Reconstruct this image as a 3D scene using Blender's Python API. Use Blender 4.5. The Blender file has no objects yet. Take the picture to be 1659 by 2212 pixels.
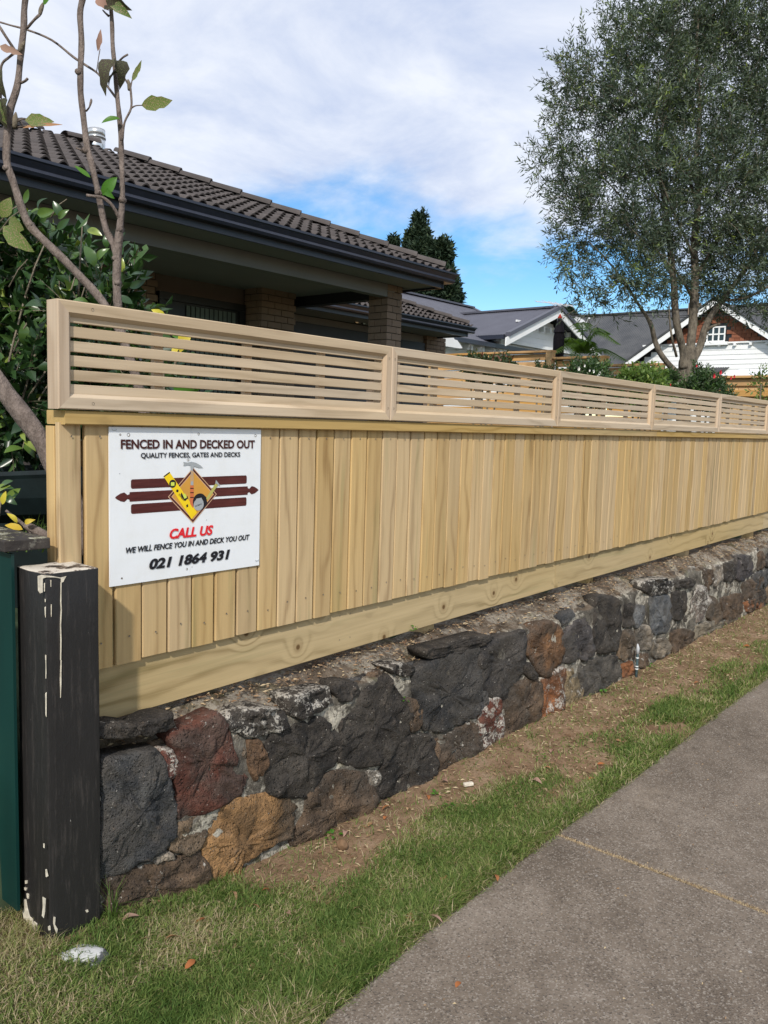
import bpy, bmesh, math, random
import numpy as np
from mathutils import Vector, Matrix, noise
C = bpy.context.scene
COL = C.collection
rnd = random.Random(7)
nprng = np.random.default_rng(11)
# ------------------------------------------------------------------ camera, from the vanishing points of the fence
FPX = 1790.0; CX, CY = 830.0, 1106.0; EYE = 1.5
def nrm(v): return v/np.linalg.norm(v)
_vy = FPX*FPX/(1500*.03+144)
AX = nrm(np.array([1500., -144., FPX])); AD = nrm(np.array([-.03*_vy, _vy, FPX])); AZ = -AD
AY = np.cross(AZ, AX)
RW = np.array([AX, AY, AZ])                      # rows: world axes seen by the camera (right, down, forward)
EYEP = np.array([0, 0, EYE])
cam_data = bpy.data.cameras.new('camera'); cam = bpy.data.objects.new('camera', cam_data); COL.objects.link(cam)
cam_data.sensor_fit = 'VERTICAL'; cam_data.sensor_height = 36; cam_data.lens = 36*FPX/2212
cam_data.clip_start = .05; cam_data.clip_end = 3000
m = Matrix.Identity(4)
for i in range(3):
    m[i][0] = RW[i][0]; m[i][1] = -RW[i][1]; m[i][2] = -RW[i][2]; m[i][3] = EYEP[i]
cam.matrix_world = m; C.camera = cam
# survey helpers: sight lines of the photograph cut with a plane of the place
def ray(x, y): return RW @ np.array([x-CX, y-CY, FPX])
def onY(x, y, Y): r = ray(x, y); return Vector(EYEP+r*(Y/r[1]))
def onX(x, y, X): r = ray(x, y); return Vector(EYEP+r*(X/r[0]))
def onZ(x, y, Z): r = ray(x, y); return Vector(EYEP+r*((Z-EYE)/r[2]))
def atD(x, y, d): r = ray(x, y)/FPX; return Vector(EYEP+r*d)
# ------------------------------------------------------------------ light
SUN = Vector((-.66, -.43, .62)).normalized()
sun_d = bpy.data.lights.new('sun', 'SUN'); sun_d.energy = 3.4; sun_d.angle = math.radians(2.0); sun_d.color = (1, .95, .87)
sun = bpy.data.objects.new('sun', sun_d); COL.objects.link(sun)
sun.rotation_euler = SUN.to_track_quat('Z', 'Y').to_euler(); sun.location = (0, 0, 20)
w = bpy.data.worlds.new('World'); C.world = w; w.use_nodes = True
N = w.node_tree.nodes; L = w.node_tree.links; N.clear()
out = N.new('ShaderNodeOutputWorld'); mixs = N.new('ShaderNodeMixShader')
b1 = N.new('ShaderNodeBackground'); b2 = N.new('ShaderNodeBackground')
sky = N.new('ShaderNodeTexSky'); sky.sky_type = 'NISHITA'; sky.sun_disc = False
sky.sun_elevation = math.asin(SUN.z); sky.sun_rotation = math.atan2(SUN.x, SUN.y) % (2*math.pi)
sky.air_density = 1.0; sky.dust_density = .3; sky.ozone_density = 2.5
hs = N.new('ShaderNodeHueSaturation'); hs.inputs['Saturation'].default_value = 1.35
L.new(sky.outputs[0], hs.inputs['Color']); L.new(hs.outputs[0], b1.inputs[0]); b1.inputs[1].default_value = .145
tc = N.new('ShaderNodeTexCoord'); sp = N.new('ShaderNodeSeparateXYZ'); L.new(tc.outputs['Generated'], sp.inputs[0])
def wm(op, a, b=None, clamp=False):
    n = N.new('ShaderNodeMath'); n.operation = op; n.use_clamp = clamp
    for i, v in enumerate((a, b)):
        if v is None: continue
        if isinstance(v, (int, float)): n.inputs[i].default_value = v
        else: L.new(v, n.inputs[i])
    return n.outputs[0]
zz = wm('ADD', wm('MAXIMUM', sp.outputs['Z'], 0.0), .16)
cmb = N.new('ShaderNodeCombineXYZ'); L.new(wm('DIVIDE', sp.outputs['X'], zz), cmb.inputs[0]); L.new(wm('DIVIDE', sp.outputs['Y'], zz), cmb.inputs[1])
def wnoise(scale, detail, off, rough=.55, dist=0.0, sx=1.0):
    mp = N.new('ShaderNodeMapping'); mp.inputs['Location'].default_value = off; mp.inputs['Scale'].default_value = (sx, 1, 1)
    L.new(cmb.outputs[0], mp.inputs[0]); n = N.new('ShaderNodeTexNoise'); L.new(mp.outputs[0], n.inputs['Vector'])
    n.inputs['Scale'].default_value = scale; n.inputs['Detail'].default_value = detail; n.inputs['Roughness'].default_value = rough
    n.inputs['Distortion'].default_value = dist
    return n.outputs['Fac']
n1 = wnoise(1.15, 9, (3.1, 1.7, 0), .55, .5); n2 = wnoise(3.4, 8, (0, 5, 0), .6, .3)
cov = wm('ADD', wm('MULTIPLY', n1, .75), wm('MULTIPLY', n2, .25))
lift = wm('MULTIPLY', wm('SUBTRACT', sp.outputs['Z'], .165), 2.0)          # thick bank overhead, open sky low down
lift = wm('MINIMUM', lift, .30)
cv = N.new('ShaderNodeMapRange'); cv.clamp = True; cv.interpolation_type = 'SMOOTHSTEP'
L.new(wm('ADD', cov, lift), cv.inputs['Value']); cv.inputs['From Min'].default_value = .465; cv.inputs['From Max'].default_value = .70
cr = N.new('ShaderNodeValToRGB'); L.new(wnoise(2.2, 7, (9, 2, 0), .6, .4), cr.inputs[0])
cr.color_ramp.elements[0].position = .30; cr.color_ramp.elements[0].color = (.52, .60, .80, 1)
cr.color_ramp.elements[1].position = .62; cr.color_ramp.elements[1].color = (.87, .90, .97, 1)
L.new(cr.outputs[0], b2.inputs[0]); b2.inputs[1].default_value = 1.0
L.new(wm('MULTIPLY', cv.outputs[0], .93), mixs.inputs[0]); L.new(b1.outputs[0], mixs.inputs[1]); L.new(b2.outputs[0], mixs.inputs[2])
L.new(mixs.outputs[0], out.inputs[0])
C.view_settings.view_transform = 'Standard'; C.view_settings.look = 'None'; C.view_settings.gamma = 1
C.view_settings.exposure = 0.14; C.view_settings.use_curve_mapping = False
C.render.engine = 'CYCLES'; C.cycles.max_bounces = 6; C.cycles.transparent_max_bounces = 6
# ------------------------------------------------------------------ materials
class NT:
    def __init__(s, name, rough=.8, spec=.3):
        s.m = bpy.data.materials.new(name); s.m.use_nodes = True; s.t = s.m.node_tree; s.n = s.t.nodes; s.l = s.t.links
        s.b = s.n['Principled BSDF']; s.b.inputs['Roughness'].default_value = rough; s.b.inputs['Specular IOR Level'].default_value = spec
        s.tc = s.n.new('ShaderNodeTexCoord'); s.oi = s.n.new('ShaderNodeObjectInfo')
    def set(s, inp, v):
        if hasattr(v, 'is_output') or hasattr(v, 'links'): s.l.new(v, inp)
        else: inp.default_value = v
    def math(s, op, a, b=None, c=None, clamp=False):
        n = s.n.new('ShaderNodeMath'); n.operation = op; n.use_clamp = clamp; s.set(n.inputs[0], a)
        if b is not None: s.set(n.inputs[1], b)
        if c is not None: s.set(n.inputs[2], c)
        return n.outputs[0]
    def vec(s, coord='Object', scale=(1, 1, 1), rand=True, loc=(0, 0, 0), src=None):
        v = src if src is not None else s.tc.outputs[coord]
        if rand:
            a = s.n.new('ShaderNodeVectorMath'); a.operation = 'MULTIPLY_ADD'
            s.l.new(s.oi.outputs['Random'], a.inputs[0]); a.inputs[1].default_value = (37, 53, 71); s.l.new(v, a.inputs[2]); v = a.outputs[0]
        mp = s.n.new('ShaderNodeMapping'); mp.inputs['Scale'].default_value = scale; mp.inputs['Location'].default_value = loc
        s.l.new(v, mp.inputs[0]); return mp.outputs[0]
    def noise(s, v, scale, detail=4, rough=.55, dist=0):
        n = s.n.new('ShaderNodeTexNoise'); s.l.new(v, n.inputs['Vector']); n.inputs['Scale'].default_value = scale
        n.inputs['Detail'].default_value = detail; n.inputs['Roughness'].default_value = rough; n.inputs['Distortion'].default_value = dist
        return n.outputs['Fac']
    def vor(s, v, scale, out='Distance', feature='F1', rand=1):
        n = s.n.new('ShaderNodeTexVoronoi'); s.l.new(v, n.inputs['Vector']); n.inputs['Scale'].default_value = scale; n.feature = feature
        n.inputs['Randomness'].default_value = rand
        return n.outputs[out]
    def mr(s, v, a, b, lo=0, hi=1, smooth=True):
        n = s.n.new('ShaderNodeMapRange'); n.clamp = True
        if smooth: n.interpolation_type = 'SMOOTHSTEP'
        s.set(n.inputs['Value'], v)
        for k, x in zip(('From Min', 'From Max', 'To Min', 'To Max'), (a, b, lo, hi)): n.inputs[k].default_value = x
        return n.outputs[0]
    def ramp(s, v, stops):
        n = s.n.new('ShaderNodeValToRGB'); s.l.new(v, n.inputs[0]); e = n.color_ramp.elements
        while len(e) < len(stops): e.new(.5)
        for k, (p, c) in zip(e, stops): k.position = p; k.color = (*c, 1)
        return n.outputs[0]
    def mix(s, f, a, b, mode='MIX'):
        n = s.n.new('ShaderNodeMix'); n.data_type = 'RGBA'; n.blend_type = mode; s.set(n.inputs[0], f)
        for i, v in ((6, a), (7, b)):
            if isinstance(v, tuple): n.inputs[i].default_value = (*v, 1) if len(v) == 3 else v
            else: s.l.new(v, n.inputs[i])
        return n.outputs[2]
    def attr(s, name): n = s.n.new('ShaderNodeAttribute'); n.attribute_name = name; return n.outputs['Fac']
    def col(s, v):
        if isinstance(v, tuple): s.b.inputs['Base Color'].default_value = (*v, 1)
        else: s.l.new(v, s.b.inputs['Base Color'])
    def bump(s, h, strength=.5, dist=.01):
        n = s.n.new('ShaderNodeBump'); n.inputs['Strength'].default_value = strength; n.inputs['Distance'].default_value = dist
        s.l.new(h, n.inputs['Height']); s.l.new(n.outputs[0], s.b.inputs['Normal']); return s
def wood(name, base, dark, axis=2, cross=0, knots=False, tone=.25, rough=.75, green=0.0):
    t = NT(name, rough, .2)
    def sc(along, acr):
        v = [acr]*3; v[axis] = along; return tuple(v)
    v = t.vec('Object', (1, 1, 1))
    fine = t.noise(t.vec(scale=sc(3.0, 120)), 1, 8, .68)
    broad = t.noise(t.vec(scale=sc(.8, 9)), 1, 3, .5, .4)
    warp = t.noise(t.vec(scale=sc(1.3, 5)), 1, 3, .5)
    sepn = t.n.new('ShaderNodeSeparateXYZ'); t.l.new(v, sepn.inputs[0])
    c = sepn.outputs[cross]
    ph = t.math('ADD', t.math('MULTIPLY', c, 85. if knots else 130.), t.math('MULTIPLY', warp, 20. if knots else 26.))
    kcore = None
    if knots:
        cb_ = t.n.new('ShaderNodeCombineXYZ'); t.l.new(sepn.outputs[axis], cb_.inputs[0]); t.l.new(c, cb_.inputs[1]); kd = t.vor(cb_.outputs[0], 3.3)
        [q for q in t.n if q.bl_idname == 'ShaderNodeTexVoronoi'][-1].voronoi_dimensions = '2D'
        ring = t.math('POWER', t.mr(kd, .0, .30, 1, 0, False), 1.6)
        ph = t.math('ADD', ph, t.math('MULTIPLY', ring, 15.))
        kcore = t.mr(kd, .02, .045, 1, 0)
    rings = t.math('MULTIPLY_ADD', t.math('SINE', ph), .5, .5)
    rings = t.math('MULTIPLY', t.math('POWER', rings, 3.0), t.mr(t.noise(t.vec(scale=sc(.9, 5), loc=(5, 3, 1)), 1, 2), .35, .65, .35, 1))
    f = t.math('ADD', t.math('MULTIPLY', fine, .62), t.math('MULTIPLY', rings, .36 if knots else .30))
    f = t.mr(t.math('ADD', f, t.math('MULTIPLY', broad, .45)), .36, .98, 0, 1, False)
    mid = tuple(base[i]*.62+dark[i]*.38 for i in range(3))
    colr = t.ramp(f, [(0, base), (.5, mid), (1, dark)])
    tone_n = t.mr(t.oi.outputs['Random'], 0, 1, 1-tone, 1+tone*.45, False)
    hsv = t.n.new('ShaderNodeHueSaturation'); t.l.new(colr, hsv.inputs['Color']); t.l.new(tone_n, hsv.inputs['Value'])
    t.l.new(t.mr(t.noise(t.vec(scale=(.01, .01, .01)), 60, 0), .3, .7, .9, 1.08), hsv.inputs['Saturation'])
    colr = hsv.outputs[0]
    if green: colr = t.mix(t.math('MULTIPLY', t.mr(t.noise(t.vec(scale=sc(1.2, 22)), 1, 3), .55, .75), green), colr, (.17, .19, .08))
    st = t.mr(t.noise(t.vec(scale=sc(2.4, 6)), 1.2, 4), .68, .8)
    colr = t.mix(t.math('MULTIPLY', st, .35), colr, (.13, .085, .04))
    if knots:
        colr = t.mix(t.math('MULTIPLY', t.mr(kd, .03, .12, 1, 0), .45), colr, (.26, .17, .08))
        colr = t.mix(kcore, colr, (.13, .075, .03))
    t.col(colr); t.bump(t.math('ADD', fine, t.math('MULTIPLY', rings, .4)), .25, .002); return t.m
PINE_B, PINE_D = (.575, .41, .205), (.30, .19, .085)
M = {}
M['pine_v'] = wood('pine_upright', PINE_B, PINE_D, 2, 0, tone=.13, green=.35)
M['pine_x'] = wood('pine_level', (.53, .40, .215), (.25, .18, .08), 0, 2, knots=True, tone=.1, green=.25)
M['pine_cap'] = wood('pine_cap', (.54, .38, .165), (.30, .19, .065), 0, 2, tone=.08, green=.3)
M['cedar_x'] = wood('screen_level', (.58, .46, .32), (.36, .27, .175), 0, 2, tone=.12)
M['cedar_z'] = wood('screen_upright', (.58, .445, .31), (.39, .275, .175), 2, 0, tone=.1)
M['deck_y'] = wood('deck_fence_level', (.62, .36, .14), (.42, .22, .07), 1, 2, tone=.2)
M['deck_z'] = wood('deck_fence_post', (.60, .39, .17), (.40, .23, .08), 2, 1, tone=.2)
def plain(name, c, rough=.6, spec=.3, nz=.12, sc=8, metal=0, bump=0.):
    t = NT(name, rough, spec); n = t.noise(t.vec(rand=False), sc, 6, .6)
    t.col(t.mix(t.mr(n, .3, .7), tuple(x*(1-nz) for x in c), tuple(min(1, x*(1+nz)) for x in c))); t.b.inputs['Metallic'].default_value = metal
    if bump: t.bump(n, bump, .01)
    return t.m
M['navy'] = plain('navy_gutter_paint', (.022, .026, .042), .35, .5)
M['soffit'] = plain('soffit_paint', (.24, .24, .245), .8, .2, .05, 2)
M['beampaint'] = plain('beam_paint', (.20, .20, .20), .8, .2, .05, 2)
M['darkframe'] = plain('dark_frame', (.012, .013, .014), .35, .5)
M['door'] = plain('garage_door_paint', (.022, .025, .031), .5, .4)
M['metal'] = plain('galvanised_flue', (.65, .66, .66), .3, .5, .08, 20, .8)
M['whitep'] = plain('white_paint', (.80, .80, .79), .5, .3, .03, 3)
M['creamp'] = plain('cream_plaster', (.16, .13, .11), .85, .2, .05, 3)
M['black'] = plain('black_plastic', (.012, .012, .013), .5, .4)
M['umb'] = plain('black_canvas', (.02, .018, .022), .9, .1, .25, 30, 0, .3)
M['red'] = plain('red_plastic', (.7, .06, .03), .4)
M['screw'] = plain('screw_head', (.20, .17, .13), .5, .5, .3, 60, .5)
M['dish'] = plain('dish_grey', (.5, .51, .53), .5)
M['mortarline'] = plain('brick_mortar', (.045, .037, .032), .95, .1, .25, 40)
M['copper'] = plain('weathered_pipe', (.07, .11, .12), .6, .4, .5, 60)
def t_brick(name, a, b):
    t = NT(name, .85, .2); r = t.oi.outputs['Random']
    n = t.noise(t.vec(), 30, 5, .6)
    t.col(t.mix(t.math('MULTIPLY', n, 1.), t.ramp(r, [(0, a), (1, b)]), tuple((a[i]+b[i])*.36 for i in range(3)))); t.bump(n, .3, .004); return t.m
M['brick'] = t_brick('brown_grey_brick', (.20, .145, .108), (.27, .20, .15))
def t_roof():
    t = NT('concrete_roof_tile', .8, .3); v = t.vec(rand=False); n = t.noise(v, 3, 6, .65); f = t.noise(v, 60, 3)
    c = t.ramp(n, [(.3, (.056, .047, .044)), (.6, (.088, .075, .070)), (.8, (.13, .12, .115))])
    h = t.n.new('ShaderNodeHueSaturation'); t.l.new(c, h.inputs['Color']); t.l.new(t.mr(t.oi.outputs['Random'], 0, 1, .82, 1.15, False), h.inputs['Value'])
    lich = t.mr(t.noise(v, 22, 4, .7), .70, .78)
    t.col(t.mix(t.math('MULTIPLY', lich, .5), h.outputs[0], (.3, .29, .26))); t.bump(f, .3, .004); return t.m
M['tile'] = t_roof()
def t_corr(name, a, b):
    t = NT(name, .45, .4); v = t.vec(rand=False); n = t.noise(t.vec(scale=(1, 1, .3), rand=False), 1.2, 6, .65)
    t.col(t.ramp(n, [(.35, a), (.7, b)])); t.b.inputs['Metallic'].default_value = .2; return t.m
M['corr1'] = t_corr('grey_roof_iron', (.085, .085, .105), (.11, .11, .135))
M['corr2'] = t_corr('charcoal_roof_iron', (.050, .052, .056), (.10, .10, .10))
M['shingle'] = t_brick('brown_shingle', (.19, .065, .035), (.32, .13, .075))
def t_stone():
    t = NT('volcanic_stone', .85, .3); v = t.vec(); oc = t.oi.outputs['Color']; al = t.oi.outputs['Alpha']
    n = t.noise(v, 9, 6, .65); n2 = t.noise(v, 34, 5, .7); pit = t.vor(v, 120); pit2 = t.vor(v, 55)
    big = t.noise(v, 5, 3, .6)
    c = t.mix(t.mr(n, .35, .68), t.mix(1.0, oc, (.62, .60, .60), 'MULTIPLY'), t.mix(1.0, oc, (1.75, 1.6, 1.45), 'MULTIPLY'))
    c = t.mix(t.mr(t.math('ADD', t.math('MULTIPLY', big, .6), t.math('MULTIPLY', n, .4)), .47, .60, 0, .85), c, t.mix(.85, oc, (.070, .060, .050)))
    c = t.mix(t.math('MULTIPLY', t.mr(n2, .58, .74), .5), c, (.16, .12, .09))
    geo = t.n.new('ShaderNodeNewGeometry'); sg = t.n.new('ShaderNodeSeparateXYZ'); t.l.new(geo.outputs['Normal'], sg.inputs[0])
    ln = t.noise(v, 22, 5, .75, .3)
    thr = t.math('SUBTRACT', .74, t.math('MULTIPLY', al, .34))
    up = t.math('MULTIPLY', t.math('MAXIMUM', sg.outputs[2], 0.), .10)
    lf = t.mr(t.math('SUBTRACT', t.math('ADD', ln, up), thr), .0, .05)
    ln2 = t.noise(v, 90, 2, .6)
    lf = t.math('MULTIPLY', lf, t.mr(ln2, .34, .48))
    spk = t.math('MULTIPLY', t.mr(t.noise(v, 110, 3, .8), .66, .71), .75)
    sv = t.n.new('ShaderNodeTexVoronoi'); t.l.new(v, sv.inputs['Vector']); sv.inputs['Scale'].default_value = 75; ssc = t.n.new('ShaderNodeSeparateColor'); t.l.new(sv.outputs['Color'], ssc.inputs[0])
    spk2 = t.math('MULTIPLY', t.mr(sv.outputs['Distance'], .10, .26, 1, 0), t.mr(t.math('ADD', ssc.outputs[0], t.math('MULTIPLY', al, .25)), .80, .86)); spk2 = t.math('MULTIPLY', spk2, t.mr(ln2, .40, .55))
    lf = t.math('MAXIMUM', t.math('MAXIMUM', lf, spk), t.math('MULTIPLY', spk2, .8))
    c = t.mix(t.math('MULTIPLY', lf, .85), c, (.50, .46, .40))
    c = t.mix(t.math('MULTIPLY', t.mr(pit, .0, .22, 1, 0), .45), c, (.015, .013, .012))
    t.col(c)
    h = t.math('ADD', t.math('MULTIPLY', n2, 1.1), t.math('MULTIPLY', t.mr(pit, 0, .3), .5)); h = t.math('ADD', h, t.math('MULTIPLY', n, .5))
    h = t.math('ADD', h, t.math('MULTIPLY', t.mr(pit2, 0, .28), .5))
    h = t.math('ADD', h, t.math('MULTIPLY', lf, .15))
    t.bump(h, 1.0, .018); return t.m
M['stone'] = t_stone()
def t_mortar():
    t = NT('old_lichened_mortar', .95, .1); v = t.vec(rand=False); geo = t.n.new('ShaderNodeNewGeometry')
    sg = t.n.new('ShaderNodeSeparateXYZ'); t.l.new(geo.outputs['Normal'], sg.inputs[0]); up = t.mr(sg.outputs[2], .55, .85)
    n = t.noise(v, 7, 7, .7, .3); f = t.noise(v, 45, 5, .75); s = t.noise(v, 130, 3, .7)
    face = t.ramp(n, [(.30, (.035, .030, .025)), (.47, (.10, .088, .072)), (.6, (.20, .18, .15)), (.74, (.40, .37, .31))])
    top = t.ramp(t.noise(v, 11, 6, .7), [(.3, (.04, .03, .022)), (.45, (.10, .075, .053)), (.6, (.165, .13, .098)), (.78, (.28, .24, .19))])
    c = t.mix(up, face, top)
    lp = t.math('MULTIPLY', t.mr(t.noise(v, 6.5, 5, .7, .5), .48, .57), t.mr(f, .38, .52))
    lp = t.math('MULTIPLY', lp, t.mr(up, 0, 1, 1, .42))
    c = t.mix(t.math('MULTIPLY', lp, .9), c, (.54, .49, .40))
    c = t.mix(t.math('MULTIPLY', t.mr(t.noise(v, 6, 4, .6), .56, .68), .35), c, (.10, .10, .035))
    c = t.mix(t.math('MULTIPLY', t.mr(s, .62, .70), .55), c, (.45, .40, .33))
    t.col(c); t.bump(t.math('ADD', f, t.math('MULTIPLY', s, .5)), .9, .012); return t.m
M['mortar'] = t_mortar()
def t_soil(name, pathlike=False):
    t = NT(name, .95, .1); v = t.vec(rand=False); n = t.noise(v, 5, 6, .7); f = t.noise(v, 60, 5, .75); g = t.noise(v, 2.3, 4, .6)
    c = t.ramp(n, [(.3, (.13, .080, .046)), (.52, (.245, .16, .098)), (.72, (.34, .245, .165))])
    c = t.mix(t.math('MULTIPLY', t.mr(f, .55, .7), .5), c, (.38, .29, .2))
    c = t.mix(t.math('MULTIPLY', t.mr(f, .44, .34), .6), c, (.06, .04, .025))
    gr = t.attr('green')
    c = t.mix(gr, c, t.ramp(f, [(.35, (.055, .062, .022)), (.6, (.13, .13, .05))]))
    t.col(c); t.bump(t.math('ADD', n, f), .8, .01); return t.m
M['soil'] = t_soil('verge_soil')
M['lawn'] = plain('garden_lawn', (.045, .062, .034), .95, .1, .4, 3)
def t_conc():
    t = NT('footpath_concrete', .9, .2); v = t.vec(rand=False)
    big = t.noise(v, 1.1, 5, .6); n = t.noise(v, 9, 5, .65); ag = t.vor(v, 210, 'Color'); agd = t.vor(v, 210); f = t.noise(v, 220, 3)
    sp_ = t.n.new('ShaderNodeSeparateColor'); t.l.new(ag, sp_.inputs[0])
    c = t.ramp(t.math('ADD', t.math('MULTIPLY', big, .55), t.math('MULTIPLY', n, .45)), [(.34, (.100, .078, .059)), (.5, (.170, .137, .107)), (.68, (.25, .208, .168))])
    c = t.mix(t.math('MULTIPLY', t.mr(sp_.outputs[0], .68, .96), .5), c, (.38, .34, .29))
    c = t.mix(t.math('MULTIPLY', t.mr(sp_.outputs[1], .75, .95), .6), c, (.06, .05, .043))
    c = t.mix(t.math('MULTIPLY', t.mr(t.noise(v, 14, 5, .7), .66, .72), .7), c, (.42, .40, .37))
    c = t.mix(t.math('MULTIPLY', t.mr(t.noise(v, 2.6, 6, .7), .58, .74), .5), c, (.27, .22, .17))
    sv = t.vor(t.vec(rand=False, loc=(.37, .2, 0)), 2.3); c = t.mix(t.math('MULTIPLY', t.mr(sv, .03, .07, 1, 0), .75), c, (.035, .03, .027))
    t.col(c); t.bump(t.math('ADD', t.mr(agd, 0, .6), f), .5, .004); return t.m
M['conc'] = t_conc()
def leafm(name, stops, rough=.45, spec=.4, trans=.25, mott=0, spots=None):
    t = NT(name, rough, spec); r = t.attr('tint') if mott == 0 else t.oi.outputs['Random']
    c = t.ramp(r, stops)
    if spots:
        nn = t.noise(t.vec(), 30, 5, .7); c = t.mix(t.mr(nn, .52, .6), c, spots)
    t.col(c)
    tr = t.n.new('ShaderNodeBsdfTranslucent'); mx = t.n.new('ShaderNodeMixShader'); mx.inputs[0].default_value = trans
    cc = t.mix(1., c, (1.5, 1.6, .8), 'MULTIPLY'); t.l.new(cc, tr.inputs[0])
    t.l.new(t.b.outputs[0], mx.inputs[1]); t.l.new(tr.outputs[0], mx.inputs[2]); t.l.new(mx.outputs[0], t.n['Material Output'].inputs[0]); return t.m
M['olive'] = leafm('olive_leaf', [(0, (.030, .046, .030)), (.45, (.060, .088, .055)), (.8, (.12, .155, .10)), (.95, (.17, .23, .06)), (1, (.22, .28, .07))], .45, .4, .22)
M['camellia'] = leafm('camellia_leaf', [(0, (.014, .036, .013)), (.5, (.035, .08, .022)), (.85, (.07, .13, .03)), (1, (.25, .30, .05))], .3, .5, .15)
M['camellia_o'] = leafm('camellia_leaf_large', [(0, (.014, .038, .013)), (.5, (.04, .09, .022)), (.8, (.10, .17, .035)), (1, (.25, .30, .05))], .28, .5, .15, 1)
M['magleaf'] = leafm('magnolia_leaf', [(0, (.10, .17, .04)), (1, (.16, .22, .06))], .5, .3, .35, 1, (.42, .27, .2))
M['greenleaf'] = leafm('fresh_green_leaf', [(0, (.06, .17, .02)), (1, (.11, .24, .03))], .45, .3, .35, 1)
M['darkleaf'] = leafm('withered_dark_leaf', [(0, (.035, .03, .02)), (1, (.07, .055, .04))], .7, .2, .1, 1, (.10, .12, .05))
M['yellow'] = leafm('yellow_leaf', [(0, (.62, .42, .04)), (1, (.60, .52, .06))], .5, .3, .3, 1)
M['bush'] = leafm('bush_leaf', [(0, (.02, .045, .015)), (.7, (.05, .095, .03)), (1, (.10, .17, .04))], .4, .4, .2)
M['bush2'] = leafm('light_bush_leaf', [(0, (.06, .11, .025)), (.7, (.12, .19, .04)), (1, (.22, .28, .06))], .45, .3, .25)
M['redbush'] = leafm('reddish_bush_leaf', [(0, (.03, .05, .02)), (.6, (.05, .08, .03)), (1, (.16, .05, .035))], .45, .3, .2)
M['cypress'] = leafm('cypress_leaf', [(0, (.010, .022, .012)), (.7, (.028, .048, .026)), (1, (.06, .085, .04))], .7, .2, .1)
M['fern'] = leafm('fern_leaf', [(0, (.06, .12, .02)), (1, (.16, .26, .04))], .5, .3, .3)
M['grass'] = leafm('grass_blade', [(0, (.055, .105, .020)), (.5, (.118, .178, .040)), (.8, (.22, .255, .08)), (.9, (.32, .28, .13)), (1, (.42, .34, .22))], .6, .2, .25)
M['dead'] = leafm('dead_leaf', [(0, (.30, .12, .05)), (.5, (.36, .20, .11)), (1, (.45, .33, .2))], .8, .1, .15, 1)
M['deadpink'] = leafm('dead_leaf_pinkish', [(0, (.30, .18, .14)), (1, (.34, .22, .17))], .8, .1, .1, 1)
M['orange'] = leafm('orange_leaf', [(0, (.34, .12, .045)), (1, (.42, .20, .09))], .7, .1, .15, 1)
M['litter'] = leafm('dry_litter', [(0, (.16, .09, .05)), (.5, (.30, .2, .12)), (1, (.5, .4, .25))], .9, .1, .05)
M['petalw'] = plain('white_petal', (.8, .78, .72), .6); M['petalr'] = plain('red_petal', (.62, .03, .05), .5)
def t_bark(name, a, b, sc=20):
    t = NT(name, .9, .15); v = t.vec(scale=(1, 1, .5), rand=False); n = t.noise(v, sc, 6, .7); g = t.noise(v, sc*4, 3)
    t.col(t.ramp(n, [(.35, a), (.65, b)])); t.bump(t.math('ADD', n, g), .7, .01); return t.m
M['bark'] = t_bark('olive_bark', (.06, .05, .04), (.20, .17, .13))
M['magbark'] = t_bark('magnolia_bark', (.10, .078, .066), (.23, .185, .16), 30)
M['twig'] = t_bark('twig_bark', (.12, .10, .07), (.24, .2, .15), 30)
def t_post():
    t = NT('black_post_paint', .55, .4); v = t.vec(rand=False); n = t.noise(t.vec(scale=(1, 1, .12), rand=False), 60, 5, .7); b = t.noise(v, 14, 6, .75)
    c = t.mix(t.mr(n, .5, .75), (.016, .0145, .014), (.050, .043, .039))
    geo = t.n.new('ShaderNodeNewGeometry'); sg = t.n.new('ShaderNodeSeparateXYZ'); t.l.new(geo.outputs['Normal'], sg.inputs[0])
    up = t.mr(sg.outputs[2], .5, .8)
    lich = t.math('MULTIPLY', up, t.mr(b, .47, .52))
    brown = t.math('MULTIPLY', up, t.mr(b, .40, .47))
    c = t.mix(brown, c, (.17, .13, .10)); c = t.mix(lich, c, (.62, .56, .47))
    sp2 = t.n.new('ShaderNodeSeparateXYZ'); t.l.new(v, sp2.inputs[0])
    low = t.mr(t.math('ADD', sp2.outputs[2], t.math('MULTIPLY', b, .22)), .12, .17, 1, 0)
    c = t.mix(low, c, (.36, .25, .17))
    fleck = t.mr(t.noise(t.vec(scale=(1, 1, .2), rand=False, loc=(3, 1, 2)), 90, 4, .7), .73, .76)
    c = t.mix(t.math('MULTIPLY', fleck, .7), c, (.5, .47, .42))
    t.col(c); t.bump(t.math('ADD', n, b), .5, .004); return t.m
M['post'] = t_post()
M['chip'] = plain('bare_filler_paint', (.62, .56, .45), .8, .2, .2, 60)
def t_cap():
    t = NT('lichened_cap_board', .8, .2); v = t.vec(rand=False); b = t.noise(v, 22, 6, .8); d = t.noise(t.vec(scale=(1, .3, 1), rand=False), 8, 5, .7)
    geo = t.n.new('ShaderNodeNewGeometry'); sg = t.n.new('ShaderNodeSeparateXYZ'); t.l.new(geo.outputs['Normal'], sg.inputs[0])
    up = t.mr(sg.outputs[2], .5, .8)
    c = t.mix(t.mr(d, .4, .6), (.035, .03, .028), (.07, .06, .052))
    c = t.mix(t.math('MULTIPLY', up, t.mr(b, .50, .60)), c, (.13, .12, .05)); c = t.mix(t.math('MULTIPLY', t.math('ADD', t.math('MULTIPLY', up, .8), .2), t.mr(b, .57, .62)), c, (.46, .44, .36))
    t.col(c); t.bump(b, .6, .006); return t.m
M['cap'] = t_cap()
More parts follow.
